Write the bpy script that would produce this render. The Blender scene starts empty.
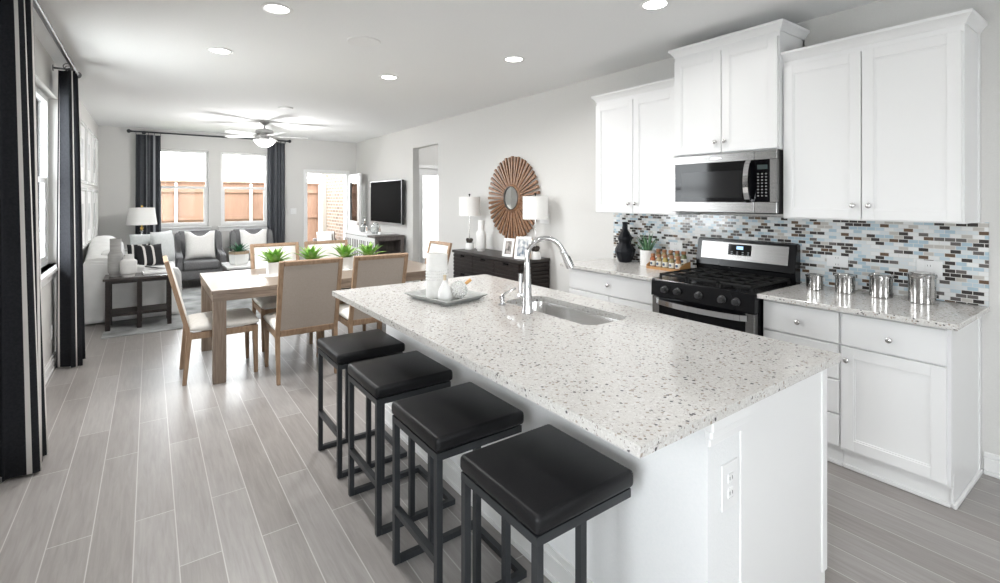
import bpy, bmesh, math, random
from mathutils import Vector, Matrix
R = math.radians
PI = math.pi
SC = bpy.context.scene
COL = SC.collection

# ------------------------------------------------------------------ camera
cam = bpy.data.cameras.new('camera')
cam.sensor_width = 36.0
cam.lens = 487.5 * 36.0 / 1000.0
cam.shift_y = -(291.5 - 199.0) / 1000.0
cam.clip_start = 0.05
camo = bpy.data.objects.new('camera', cam)
COL.objects.link(camo)
camo.location = (0, 0, 1.5)
camo.rotation_euler = (PI / 2, 0, -math.atan2(350.5, 487.5))
SC.camera = camo

# ------------------------------------------------------------------ world, exposure, daylight
SC.view_settings.view_transform = 'Standard'
SC.view_settings.look = 'None'
SC.view_settings.exposure = 0.86
SC.view_settings.gamma = 1.0
SC.view_settings.use_curve_mapping = False
cy = SC.cycles
cy.use_denoising = True
cy.max_bounces = 10
cy.diffuse_bounces = 6
cy.glossy_bounces = 4
cy.transparent_max_bounces = 12
cy.sample_clamp_indirect = 6.0
cy.caustics_reflective = False
cy.caustics_refractive = False

W = bpy.data.worlds.new('overcast_sky')
SC.world = W
W.use_nodes = True
bg = W.node_tree.nodes['Background']
bg.inputs[0].default_value = (0.94, 0.97, 1.0, 1)
bg.inputs[1].default_value = 10.0


def area(name, loc, rot, sx, sy, power, col=(1, 1, 1), portal=False, shape='RECTANGLE', spread=PI):
    l = bpy.data.lights.new(name, 'AREA')
    l.shape = shape
    l.size = sx
    l.size_y = sy
    l.energy = power
    l.color = col
    l.spread = spread
    o = bpy.data.objects.new(name, l)
    COL.objects.link(o)
    o.location = loc
    o.rotation_euler = rot
    if portal:
        l.cycles.is_portal = True
    return o


# portals only help the sampling of the sky through the windows
area('sky_portal', (-0.86, 5.3, 1.66), (0, -PI / 2, 0), 1.6, 1.75, 1, portal=True)
area('sky_portal', (1.02, 10.78, 1.7), (-PI / 2, 0, 0), 1.9, 1.5, 1, portal=True)
area('sky_portal', (3.06, 10.78, 1.03), (-PI / 2, 0, 0), 0.9, 2.06, 1, portal=True)
area('sky_portal', (-0.86, 0.10, 1.12), (0, -PI / 2, 0), 1.25, 1.4, 1, portal=True)
area('sky_portal', (0.9, -4.66, 1.35), (PI / 2, 0, 0), 1.4, 1.5, 1, portal=True)


XL, XR, YF, YB, HC = -0.70, 3.71, 10.62, -4.5, 2.74


# ------------------------------------------------------------------ mesh helper
class MB:
    def __init__(self):
        self.bm = bmesh.new()
        self.mi = 0

    def _new(self, fs):
        for f in fs:
            f.material_index = self.mi

    def b(self, x0, x1, y0, y1, z0, z1, bev=0.0, M=None, seg=1):
        vs = [self.bm.verts.new(Vector(p)) for p in
              ((x0, y0, z0), (x1, y0, z0), (x1, y1, z0), (x0, y1, z0), (x0, y0, z1), (x1, y0, z1), (x1, y1, z1), (x0, y1, z1))]
        fs = [self.bm.faces.new([vs[i] for i in q]) for q in
              ((0, 3, 2, 1), (4, 5, 6, 7), (0, 1, 5, 4), (1, 2, 6, 5), (2, 3, 7, 6), (3, 0, 4, 7))]
        self._new(fs)
        out = vs
        if bev > 0:
            es = list({e for f in fs for e in f.edges})
            r = bmesh.ops.bevel(self.bm, geom=es, offset=bev, segments=seg, profile=0.5, affect='EDGES')
            self._new(r['faces'])
            out = list({v for f in r['faces'] for v in f.verts} | {v for v in vs if v.is_valid})
        if M is not None:
            for v in out:
                v.co = M @ v.co
        return self

    def bar(self, p0, p1, w, d, up=(0, 0, 1), bev=0.0, w1=None, d1=None):
        """box beam from p0 to p1; w across (side), d along 'up'"""
        p0, p1 = Vector(p0), Vector(p1)
        a = (p1 - p0).normalized()
        u = Vector(up)
        s = a.cross(u)
        if s.length < 1e-5:
            s = a.cross(Vector((1, 0, 0)))
        s.normalize()
        u = s.cross(a).normalized()
        w1 = w if w1 is None else w1
        d1 = d if d1 is None else d1
        vs = []
        for p, ww, dd in ((p0, w, d), (p1, w1, d1)):
            for i, j in ((-1, -1), (1, -1), (1, 1), (-1, 1)):
                vs.append(self.bm.verts.new(p + s * i * ww / 2 + u * j * dd / 2))
        fs = [self.bm.faces.new([vs[i] for i in q]) for q in
              ((0, 3, 2, 1), (4, 5, 6, 7), (0, 1, 5, 4), (1, 2, 6, 5), (2, 3, 7, 6), (3, 0, 4, 7))]
        self._new(fs)
        if bev > 0:
            es = list({e for f in fs for e in f.edges})
            r = bmesh.ops.bevel(self.bm, geom=es, offset=bev, segments=1, affect='EDGES')
            self._new(r['faces'])
        return self

    def lathe(self, prof, seg=24, c=(0, 0, 0), M=None, caps=True):
        c = Vector(c)
        rings = []
        for r, z in prof:
            ring = []
            for k in range(seg):
                a = 2 * PI * k / seg
                p = Vector((r * math.cos(a), r * math.sin(a), z))
                if M is not None:
                    p = M @ p
                ring.append(self.bm.verts.new(c + p))
            rings.append(ring)
        fs = []
        for i in range(len(rings) - 1):
            for k in range(seg):
                k2 = (k + 1) % seg
                fs.append(self.bm.faces.new((rings[i][k], rings[i][k2], rings[i + 1][k2], rings[i + 1][k])))
        if caps:
            if prof[0][0] > 1e-4:
                fs.append(self.bm.faces.new(list(reversed(rings[0]))))
            if prof[-1][0] > 1e-4:
                fs.append(self.bm.faces.new(rings[-1]))
        self._new(fs)
        return self

    def cyl(self, p0, p1, r0, r1=None, seg=16):
        p0, p1 = Vector(p0), Vector(p1)
        d = p1 - p0
        M = Vector((0, 0, 1)).rotation_difference(d.normalized()).to_matrix()
        return self.lathe([(r0, 0), (r0 if r1 is None else r1, d.length)], seg, p0, M)

    def tube(self, pts, r, seg=10, caps=True):
        pts = [Vector(p) for p in pts]
        n = len(pts)
        rr = r if isinstance(r, (list, tuple)) else [r] * n
        t0 = (pts[1] - pts[0]).normalized()
        ref = t0.orthogonal().normalized()
        rings = []
        for i in range(n):
            t = (pts[min(i + 1, n - 1)] - pts[max(i - 1, 0)]).normalized()
            ref = (ref - t * ref.dot(t))
            ref.normalize()
            bi = t.cross(ref)
            rings.append([self.bm.verts.new(pts[i] + (ref * math.cos(2 * PI * k / seg) + bi * math.sin(2 * PI * k / seg)) * rr[i]) for k in range(seg)])
        fs = []
        for i in range(n - 1):
            for k in range(seg):
                k2 = (k + 1) % seg
                fs.append(self.bm.faces.new((rings[i][k], rings[i][k2], rings[i + 1][k2], rings[i + 1][k])))
        if caps:
            fs.append(self.bm.faces.new(list(reversed(rings[0]))))
            fs.append(self.bm.faces.new(rings[-1]))
        self._new(fs)
        return self

    def prism(self, poly, h0, h1, axis='z', bev=0.0):
        """extrude a 2-D polygon along an axis: z: (x,y); x: (y,z); y: (x,z)"""
        def mk(p, h):
            if axis == 'z':
                return (p[0], p[1], h)
            if axis == 'x':
                return (h, p[0], p[1])
            return (p[0], h, p[1])
        a = [self.bm.verts.new(mk(p, h0)) for p in poly]
        c = [self.bm.verts.new(mk(p, h1)) for p in poly]
        n = len(poly)
        fs = [self.bm.faces.new(list(reversed(a))), self.bm.faces.new(c)]
        for i in range(n):
            j = (i + 1) % n
            fs.append(self.bm.faces.new((a[i], a[j], c[j], c[i])))
        self._new(fs)
        if bev > 0:
            es = list({e for f in fs[:2] for e in f.edges})
            r = bmesh.ops.bevel(self.bm, geom=es, offset=bev, segments=2, affect='EDGES')
            self._new(r['faces'])
        return self

    def surf(self, f, nu, nv, closed_u=False, mi=None):
        g = [[self.bm.verts.new(Vector(f(i / nu, j / nv))) for j in range(nv + 1)] for i in range(nu + (0 if closed_u else 1))]
        n = len(g)
        for i in range(nu):
            for j in range(nv):
                i2 = (i + 1) % n
                fc = self.bm.faces.new((g[i][j], g[i2][j], g[i2][j + 1], g[i][j + 1]))
                fc.material_index = self.mi if mi is None else mi(i, j)
        return self

    def face(self, pts):
        f = self.bm.faces.new([self.bm.verts.new(Vector(p)) for p in pts])
        f.material_index = self.mi
        return self

    def plate_hole(self, outer, inners, z0, z1):
        """flat slab (outer 2-D loop) with holes"""
        loops = [outer] + list(inners)
        for z, flip in ((z1, False), (z0, True)):
            es = []
            for lp in loops:
                vs = [self.bm.verts.new((p[0], p[1], z)) for p in lp]
                for i in range(len(vs)):
                    es.append(self.bm.edges.new((vs[i], vs[(i + 1) % len(vs)])))
            r = bmesh.ops.triangle_fill(self.bm, use_beauty=True, edges=es)
            fs = [g for g in r['geom'] if isinstance(g, bmesh.types.BMFace)]
            for fc in fs:
                fc.normal_update()
                if (fc.normal.z > 0) == flip:
                    fc.normal_flip()
            self._new(fs)
        for lp in loops:
            for i in range(len(lp)):
                p, q = lp[i], lp[(i + 1) % len(lp)]
                f = self.bm.faces.new([self.bm.verts.new(c) for c in ((p[0], p[1], z0), (q[0], q[1], z0), (q[0], q[1], z1), (p[0], p[1], z1))])
                f.material_index = self.mi
        bmesh.ops.remove_doubles(self.bm, verts=self.bm.verts[:], dist=1e-5)
        return self

    def xf(self, M):
        for v in self.bm.verts:
            v.co = M @ v.co
        return self


def wloc(p):
    v = Vector((0, 0, 0))
    while p is not None:
        v += p.location
        p = p.parent
    return v


def build(name, mb, mat, parent=None, world=False, smooth=True, loc=None, rz=0.0, ang=35, recalc=True):
    """link the collected shapes as ONE mesh object"""
    me = bpy.data.meshes.new(name)
    if world:
        o0 = wloc(parent) if parent is not None else Vector(loc or (0, 0, 0))
        for v in mb.bm.verts:
            v.co -= o0
    if recalc:
        bmesh.ops.recalc_face_normals(mb.bm, faces=mb.bm.faces[:])
    mb.bm.to_mesh(me)
    mb.bm.free()
    for m in (mat if isinstance(mat, (list, tuple)) else [mat]):
        me.materials.append(m)
    if smooth:
        for p in me.polygons:
            p.use_smooth = True
        me.set_sharp_from_angle(angle=R(ang))
    o = bpy.data.objects.new(name, me)
    COL.objects.link(o)
    o.parent = parent
    if loc is not None:
        o.location = loc
    if rz:
        o.rotation_euler = (0, 0, rz)
    return o


def tag(o, label, cat, group=None, kind=None):
    o['label'] = label
    o['category'] = cat
    if group:
        o['group'] = group
    if kind:
        o['kind'] = kind
    return o


def T(name, label, cat, loc=(0, 0, 0), rz=0.0, group=None):
    o = bpy.data.objects.new(name, None)
    o.empty_display_size = 0.05
    COL.objects.link(o)
    o.location = loc
    o.rotation_euler = (0, 0, rz)
    return tag(o, label, cat, group)


def solo(name, mb, mat, label, cat, loc=(0, 0, 0), rz=0.0, group=None, world=False, smooth=True, ang=35):
    o = build(name, mb, mat, None, world=world, loc=loc, rz=rz, smooth=smooth, ang=ang)
    return tag(o, label, cat, group)


def struct(name, mb, mat, parent=None, smooth=False):
    o = build(name, mb, mat, parent, smooth=smooth)
    if parent is None:
        o['kind'] = 'structure'
    return o


def sroot(name):
    o = bpy.data.objects.new(name, None)
    o.empty_display_size = 0.05
    COL.objects.link(o)
    o['kind'] = 'structure'
    return o


def dup(root, loc, rz=0.0, label=None, scale=None):
    """copy of a thing with copies of its parts and sub-parts"""
    r = root.copy()
    COL.objects.link(r)
    r.location = loc
    r.rotation_euler = (0, 0, rz)
    if label:
        r['label'] = label
    if scale:
        r.scale = scale
    for ch in list(root.children):
        c = ch.copy()
        COL.objects.link(c)
        c.parent = r
        for g in list(ch.children):
            d = g.copy()
            COL.objects.link(d)
            d.parent = c
    return r


def rrect(x0, x1, y0, y1, r, n=6):
    pts = []
    for cx, cyy, a0 in ((x1 - r, y0 + r, -90), (x1 - r, y1 - r, 0), (x0 + r, y1 - r, 90), (x0 + r, y0 + r, 180)):
        for k in range(n + 1):
            a = R(a0 + 90 * k / n)
            pts.append((cx + r * math.cos(a), cyy + r * math.sin(a)))
    return pts


# ------------------------------------------------------------------ materials
def mat(name, col, rough=0.5, metal=0.0, spec=0.5, **kw):
    m = bpy.data.materials.new(name)
    m.use_nodes = True
    b = m.node_tree.nodes['Principled BSDF']
    b.inputs['Base Color'].default_value = (*col, 1)
    b.inputs['Roughness'].default_value = rough
    b.inputs['Metallic'].default_value = metal
    b.inputs['Specular IOR Level'].default_value = spec
    for k, v in kw.items():
        b.inputs[k.replace('_', ' ')].default_value = v
    return m


def N(m, t, **kw):
    n = m.node_tree.nodes.new(t)
    for k, v in kw.items():
        if k in n.inputs:
            n.inputs[k].default_value = v
        else:
            setattr(n, k, v)
    return n


def LK(m, a, b):
    m.node_tree.links.new(a, b)


def coords(m, scale=(1, 1, 1), loc=(0, 0, 0), rot=(0, 0, 0)):
    tc = N(m, 'ShaderNodeTexCoord')
    mp = N(m, 'ShaderNodeMapping')
    mp.inputs['Scale'].default_value = scale
    mp.inputs['Location'].default_value = loc
    mp.inputs['Rotation'].default_value = rot
    LK(m, tc.outputs['Object'], mp.inputs[0])
    return mp.outputs[0]


def ramp(m, fac, stops, interp='LINEAR'):
    r = N(m, 'ShaderNodeValToRGB')
    cr = r.color_ramp
    cr.interpolation = interp
    while len(cr.elements) > 1:
        cr.elements.remove(cr.elements[-1])
    cr.elements[0].position = stops[0][0]
    cr.elements[0].color = (*stops[0][1], 1)
    for p, c in stops[1:]:
        e = cr.elements.new(p)
        e.color = (*c, 1)
    LK(m, fac, r.inputs[0])
    return r.outputs[0]


def bsdf(m):
    return m.node_tree.nodes['Principled BSDF']


def bump(m, h, strength=0.2, dist=0.002):
    b = N(m, 'ShaderNodeBump')
    b.inputs['Strength'].default_value = strength
    b.inputs['Distance'].default_value = dist
    LK(m, h, b.inputs['Height'])
    LK(m, b.outputs[0], bsdf(m).inputs['Normal'])


def noisy(name, c1, c2, scale=(1, 1, 1), nscale=5.0, detail=4.0, rough=0.5, metal=0.0, bmp=0.0, bdist=0.002, spec=0.5, lo=0.35, hi=0.65, **kw):
    m = mat(name, c1, rough, metal, spec, **kw)
    v = coords(m, scale)
    n = N(m, 'ShaderNodeTexNoise', Scale=nscale, Detail=detail)
    LK(m, v, n.inputs['Vector'])
    LK(m, ramp(m, n.outputs[0], [(lo, c1), (hi, c2)]), bsdf(m).inputs['Base Color'])
    if bmp:
        bump(m, n.outputs[0], bmp, bdist)
    return m


WALL = noisy('wall_paint', (0.64, 0.632, 0.615), (0.66, 0.652, 0.635), nscale=160, detail=2, rough=0.75, bmp=0.12, bdist=0.002, spec=0.3)
CEIL = noisy('ceiling_paint', (0.82, 0.825, 0.825), (0.84, 0.845, 0.845), nscale=120, detail=2, rough=0.85, bmp=0.08, spec=0.2)
TRIM = mat('trim_paint', (0.80, 0.80, 0.795), 0.35)
CAB = mat('cabinet_paint', (0.79, 0.79, 0.79), 0.32)
PONY = noisy('textured_drywall', (0.76, 0.77, 0.775), (0.78, 0.785, 0.79), nscale=140, detail=2, rough=0.7, bmp=0.25, bdist=0.003, spec=0.3)
CHROME = mat('chrome', (0.66, 0.66, 0.67), 0.08, 1.0)
NICKEL = mat('satin_nickel', (0.62, 0.61, 0.60), 0.25, 1.0)
CANST = noisy('polished_stainless', (0.46, 0.45, 0.44), (0.53, 0.52, 0.51), scale=(1, 1, 60), nscale=6, rough=0.16, metal=1.0)
STEEL = noisy('brushed_stainless', (0.21, 0.205, 0.20), (0.26, 0.255, 0.25), scale=(1, 1, 60), nscale=6, rough=0.27, metal=1.0)
STEELD = mat('dark_stainless', (0.42, 0.41, 0.40), 0.3, 1.0)
BLK = mat('black_enamel', (0.006, 0.006, 0.007), 0.2, spec=0.22)
BLKG = mat('black_glass', (0.004, 0.004, 0.005), 0.06, spec=0.18)
BLKW = mat('smoked_window_glass', (0.012, 0.012, 0.013), 0.1, spec=0.2)
IRON = mat('cast_iron', (0.010, 0.010, 0.010), 0.6, spec=0.25)
LEATHER = noisy('black_leather', (0.007, 0.007, 0.008), (0.011, 0.011, 0.012), nscale=260, rough=0.4, spec=0.22, bmp=0.15, bdist=0.001)
BMETAL = mat('charcoal_metal', (0.032, 0.035, 0.039), 0.42, 0.3)
OAK = noisy('light_oak', (0.26, 0.165, 0.10), (0.35, 0.235, 0.15), scale=(6, 6, 1), nscale=9, detail=6, rough=0.5)
LINEN = noisy('woven_linen', (0.36, 0.31, 0.265), (0.42, 0.365, 0.32), scale=(1, 1, 1), nscale=220, detail=2, rough=0.9, bmp=0.25, bdist=0.001, spec=0.2)
CREAM = noisy('cream_upholstery', (0.70, 0.68, 0.64), (0.76, 0.74, 0.70), nscale=25, rough=0.9, spec=0.2)
TABLEW = noisy('weathered_oak', (0.165, 0.12, 0.088), (0.24, 0.182, 0.138), scale=(1.2, 14, 14), nscale=5, detail=6, rough=0.33)
DARKW = noisy('espresso_wood', (0.012, 0.008, 0.007), (0.024, 0.017, 0.015), scale=(1, 8, 8), nscale=6, rough=0.45, spec=0.3)
CONSW = noisy('grey_brown_wood', (0.10, 0.085, 0.08), (0.15, 0.13, 0.12), scale=(8, 8, 1), nscale=6, rough=0.5)
SLIP = noisy('white_slipcover', (0.74, 0.74, 0.73), (0.80, 0.80, 0.79), nscale=7, rough=0.9, spec=0.2)
WPIL = noisy('white_pillow_cloth', (0.78, 0.77, 0.75), (0.83, 0.82, 0.80), nscale=60, rough=0.95, spec=0.1)
GPIL = noisy('pale_grey_cloth', (0.55, 0.57, 0.57), (0.62, 0.64, 0.64), nscale=60, rough=0.95, spec=0.1)
BPIL = mat('black_pillow_cloth', (0.012, 0.012, 0.014), 0.9)
GUPH = noisy('grey_upholstery', (0.14, 0.14, 0.145), (0.175, 0.175, 0.18), nscale=60, rough=0.75)
CURT = noisy('charcoal_curtain_cloth', (0.010, 0.011, 0.014), (0.016, 0.017, 0.021), scale=(1, 1, 1), nscale=90, rough=0.8, spec=0.25)
CSTR = mat('white_stripe_cloth', (0.62, 0.60, 0.58), 0.9)
CURT2 = noisy('slate_curtain_cloth', (0.055, 0.06, 0.07), (0.085, 0.09, 0.10), nscale=60, rough=0.8, spec=0.25)
CSTR2 = mat('silver_stripe_cloth', (0.36, 0.37, 0.39), 0.8)
CERW = mat('white_ceramic', (0.80, 0.80, 0.79), 0.25)
CERM = noisy('matte_white_ceramic', (0.74, 0.735, 0.72), (0.78, 0.775, 0.76), nscale=40, rough=0.7)
CERG = noisy('grey_stoneware', (0.34, 0.335, 0.325), (0.42, 0.415, 0.405), scale=(1, 1, 6), nscale=8, rough=0.75)
CERB = mat('black_ceramic', (0.005, 0.006, 0.009), 0.4, spec=0.25)
CONC = noisy('pale_concrete', (0.36, 0.37, 0.36), (0.46, 0.47, 0.46), nscale=30, rough=0.8)
SHADE = mat('lamp_shade_linen', (0.82, 0.81, 0.79), 0.9, spec=0.1, Emission_Color=(1, 0.98, 0.94, 1), Emission_Strength=0.0)
GOLD = mat('brass', (0.75, 0.52, 0.16), 0.25, 1.0)
COPPER = noisy('carved_brown_wood', (0.16, 0.075, 0.035), (0.30, 0.155, 0.08), scale=(1, 3, 3), nscale=12, rough=0.38)
MIRROR = mat('mirror_glass', (0.85, 0.86, 0.85), 0.02, 1.0)
BAMBOO = noisy('bamboo', (0.36, 0.18, 0.06), (0.45, 0.24, 0.09), scale=(1, 10, 10), nscale=6, rough=0.45)
SCREEN = mat('black_screen', (0.003, 0.003, 0.003), 0.6, spec=0.02)
PLASTIC = mat('white_plastic', (0.78, 0.78, 0.78), 0.35)
DARKP = mat('black_plastic', (0.02, 0.02, 0.02), 0.4)
PAPER = mat('photo_mat_paper', (0.80, 0.80, 0.79), 0.8)
FANB = mat('pale_fan_blade', (0.70, 0.70, 0.69), 0.45)
FANM = mat('brushed_pewter', (0.36, 0.36, 0.355), 0.35, 0.8)
BOWL = mat('frosted_glass', (0.85, 0.85, 0.85), 0.4, Emission_Color=(1, 0.97, 0.92, 1), Emission_Strength=0.35)
LENS = mat('lit_lens', (0.9, 0.9, 0.9), 0.4, Emission_Color=(1, 0.98, 0.95, 1), Emission_Strength=6.0)
SOIL = mat('potting_soil', (0.03, 0.02, 0.015), 0.95)
BRASS_TIP = mat('honey_wood', (0.62, 0.33, 0.12), 0.5)


def leafmat(name, c1, c2):
    return noisy(name, c1, c2, nscale=14, rough=0.42)


LEAF = leafmat('bright_green_leaf', (0.10, 0.28, 0.04), (0.30, 0.50, 0.10))
LEAFD = leafmat('dark_green_leaf', (0.02, 0.10, 0.05), (0.06, 0.20, 0.10))
LEAFA = leafmat('aloe_leaf', (0.05, 0.15, 0.07), (0.14, 0.28, 0.14))


def glassmat(name, ior=1.12):
    m = bpy.data.materials.new(name)
    m.use_nodes = True
    nt = m.node_tree
    nt.nodes.remove(bsdf(m))
    out = [n for n in nt.nodes if n.type == 'OUTPUT_MATERIAL'][0]
    tr = N(m, 'ShaderNodeBsdfTransparent')
    tr.inputs[0].default_value = (0.97, 0.98, 0.98, 1)
    gl = N(m, 'ShaderNodeBsdfGlossy', Roughness=0.02)
    lw = N(m, 'ShaderNodeFresnel', IOR=ior)
    mx = N(m, 'ShaderNodeMixShader')
    LK(m, lw.outputs[0], mx.inputs[0])
    LK(m, tr.outputs[0], mx.inputs[1])
    LK(m, gl.outputs[0], mx.inputs[2])
    LK(m, mx.outputs[0], out.inputs[0])
    return m


GLASS = glassmat('window_glass')
DGLASS = glassmat('double_door_glass', 1.5)
CGLASS = mat('clear_bottle_glass', (0.9, 0.93, 0.92), 0.05, Transmission_Weight=0.85, IOR=1.3)


def floor_mat():
    m = mat('wood_look_plank_tile', (0.4, 0.37, 0.35), 0.33, spec=0.85)
    tc = N(m, 'ShaderNodeTexCoord')
    sp = N(m, 'ShaderNodeSeparateXYZ')
    LK(m, tc.outputs['Object'], sp.inputs[0])
    ax = N(m, 'ShaderNodeMath', operation='ADD')
    ax.inputs[1].default_value = 0.515 + 0.1535 * 40
    LK(m, sp.outputs[0], ax.inputs[0])
    ay = N(m, 'ShaderNodeMath', operation='ADD')
    ay.inputs[1].default_value = 20.35
    LK(m, sp.outputs[1], ay.inputs[0])
    cb = N(m, 'ShaderNodeCombineXYZ')
    LK(m, ay.outputs[0], cb.inputs[0])
    LK(m, ax.outputs[0], cb.inputs[1])
    br = N(m, 'ShaderNodeTexBrick', offset=0.37, offset_frequency=2, squash=1.0)
    br.inputs['Color1'].default_value = (0, 0, 0, 1)
    br.inputs['Color2'].default_value = (1, 1, 1, 1)
    br.inputs['Mortar'].default_value = (0.5, 0.5, 0.5, 1)
    br.inputs['Scale'].default_value = 1.0
    br.inputs['Mortar Size'].default_value = 0.0022
    br.inputs['Mortar Smooth'].default_value = 0.1
    br.inputs['Brick Width'].default_value = 1.22
    br.inputs['Row Height'].default_value = 0.1535
    LK(m, cb.outputs[0], br.inputs['Vector'])
    base = ramp(m, br.outputs['Color'], [(0, (0.262, 0.243, 0.23)), (0.5, (0.288, 0.271, 0.26)), (1, (0.315, 0.299, 0.289))])
    # grain stretched along the plank
    mp = N(m, 'ShaderNodeMapping')
    mp.inputs['Scale'].default_value = (22, 1.6, 1)
    LK(m, tc.outputs['Object'], mp.inputs[0])
    n1 = N(m, 'ShaderNodeTexNoise', Scale=2.2, Detail=7.0, Roughness=0.65, Distortion=0.6)
    LK(m, mp.outputs[0], n1.inputs['Vector'])
    g = ramp(m, n1.outputs[0], [(0.32, (0.84, 0.83, 0.82)), (0.68, (1.12, 1.12, 1.12))])
    mul = N(m, 'ShaderNodeMixRGB', blend_type='MULTIPLY')
    mul.inputs[0].default_value = 1.0
    LK(m, base, mul.inputs[1])
    LK(m, g, mul.inputs[2])
    mx = N(m, 'ShaderNodeMixRGB')
    LK(m, br.outputs['Fac'], mx.inputs[0])
    LK(m, mul.outputs[0], mx.inputs[1])
    mx.inputs[2].default_value = (0.50, 0.485, 0.47, 1)
    LK(m, mx.outputs[0], bsdf(m).inputs['Base Color'])
    rr = N(m, 'ShaderNodeMapRange')
    rr.inputs['To Min'].default_value = 0.30
    rr.inputs['To Max'].default_value = 0.44
    LK(m, n1.outputs[0], rr.inputs[0])
    LK(m, rr.outputs[0], bsdf(m).inputs['Roughness'])
    bump(m, br.outputs['Fac'], -0.25, 0.002)
    return m


FLOOR = floor_mat()


def quartz_mat():
    m = mat('speckled_quartz', (0.6, 0.58, 0.55), 0.13, spec=0.5)
    v = coords(m)
    vo = N(m, 'ShaderNodeTexVoronoi', Scale=95.0)
    LK(m, v, vo.inputs['Vector'])
    sep = N(m, 'ShaderNodeSeparateColor')
    LK(m, vo.outputs['Color'], sep.inputs[0])
    c1 = ramp(m, sep.outputs[0], [(0.0, (0.60, 0.585, 0.56)), (0.60, (0.66, 0.65, 0.635)), (0.72, (0.55, 0.53, 0.51)), (0.86, (0.34, 0.29, 0.25)), (0.955, (0.09, 0.085, 0.09))], 'CONSTANT')
    # only the core of a cell shows the chip
    core = ramp(m, vo.outputs['Distance'], [(0.0, (1, 1, 1)), (0.42, (1, 1, 1)), (0.58, (0, 0, 0))])
    v2 = N(m, 'ShaderNodeTexVoronoi', Scale=260.0)
    LK(m, v, v2.inputs['Vector'])
    s2 = N(m, 'ShaderNodeSeparateColor')
    LK(m, v2.outputs['Color'], s2.inputs[0])
    fine = ramp(m, s2.outputs[1], [(0.0, (0.57, 0.555, 0.535)), (0.45, (0.65, 0.64, 0.62)), (0.78, (0.52, 0.50, 0.48)), (0.93, (0.30, 0.27, 0.25))], 'CONSTANT')
    mx = N(m, 'ShaderNodeMixRGB')
    LK(m, core, mx.inputs[0])
    LK(m, fine, mx.inputs[1])
    LK(m, c1, mx.inputs[2])
    LK(m, mx.outputs[0], bsdf(m).inputs['Base Color'])
    return m


QUARTZ = quartz_mat()


def mosaic_mat():
    m = mat('glass_mosaic_tile', (0.5, 0.5, 0.5), 0.12)
    tc = N(m, 'ShaderNodeTexCoord')
    sp = N(m, 'ShaderNodeSeparateXYZ')
    LK(m, tc.outputs['Object'], sp.inputs[0])
    cb = N(m, 'ShaderNodeCombineXYZ')
    ay = N(m, 'ShaderNodeMath', operation='ADD')
    ay.inputs[1].default_value = 5.0
    az = N(m, 'ShaderNodeMath', operation='ADD')
    az.inputs[1].default_value = 0.009
    LK(m, sp.outputs[1], ay.inputs[0])
    LK(m, sp.outputs[2], az.inputs[0])
    LK(m, ay.outputs[0], cb.inputs[0])
    LK(m, az.outputs[0], cb.inputs[1])
    br = N(m, 'ShaderNodeTexBrick', offset=0.5, offset_frequency=2)
    br.inputs['Color1'].default_value = (0, 0, 0, 1)
    br.inputs['Color2'].default_value = (1, 1, 1, 1)
    br.inputs['Mortar'].default_value = (0.5, 0.5, 0.5, 1)
    br.inputs['Scale'].default_value = 1.0
    br.inputs['Mortar Size'].default_value = 0.0016
    br.inputs['Mortar Smooth'].default_value = 0.1
    br.inputs['Brick Width'].default_value = 0.047
    br.inputs['Row Height'].default_value = 0.0222
    LK(m, cb.outputs[0], br.inputs['Vector'])
    col = ramp(m, br.outputs['Color'], [(0.0, (0.045, 0.04, 0.038)), (0.24, (0.13, 0.085, 0.055)), (0.30, (0.13, 0.12, 0.115)), (0.36, (0.40, 0.52, 0.60)),
                                        (0.48, (0.64, 0.68, 0.70)), (0.66, (0.50, 0.60, 0.66)), (0.74, (0.74, 0.75, 0.75)), (0.92, (0.50, 0.475, 0.445))], 'CONSTANT')
    mx = N(m, 'ShaderNodeMixRGB')
    LK(m, br.outputs['Fac'], mx.inputs[0])
    LK(m, col, mx.inputs[1])
    mx.inputs[2].default_value = (0.68, 0.67, 0.65, 1)
    LK(m, mx.outputs[0], bsdf(m).inputs['Base Color'])
    bump(m, br.outputs['Fac'], -0.35, 0.002)
    return m


MOSAIC = mosaic_mat()


def brick_mat():
    m = mat('tan_brick', (0.5, 0.4, 0.3), 0.85)
    tc = N(m, 'ShaderNodeTexCoord')
    sp = N(m, 'ShaderNodeSeparateXYZ')
    LK(m, tc.outputs['Object'], sp.inputs[0])
    ad = N(m, 'ShaderNodeMath', operation='ADD')
    LK(m, sp.outputs[0], ad.inputs[0])
    LK(m, sp.outputs[1], ad.inputs[1])
    cb = N(m, 'ShaderNodeCombineXYZ')
    LK(m, ad.outputs[0], cb.inputs[0])
    LK(m, sp.outputs[2], cb.inputs[1])
    br = N(m, 'ShaderNodeTexBrick')
    br.inputs['Color1'].default_value = (0.085, 0.055, 0.038, 1)
    br.inputs['Color2'].default_value = (0.15, 0.10, 0.072, 1)
    br.inputs['Mortar'].default_value = (0.20, 0.175, 0.15, 1)
    br.inputs['Scale'].default_value = 1.0
    br.inputs['Mortar Size'].default_value = 0.012
    br.inputs['Brick Width'].default_value = 0.21
    br.inputs['Row Height'].default_value = 0.078
    LK(m, cb.outputs[0], br.inputs['Vector'])
    LK(m, br.outputs['Color'], bsdf(m).inputs['Base Color'])
    return m


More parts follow.
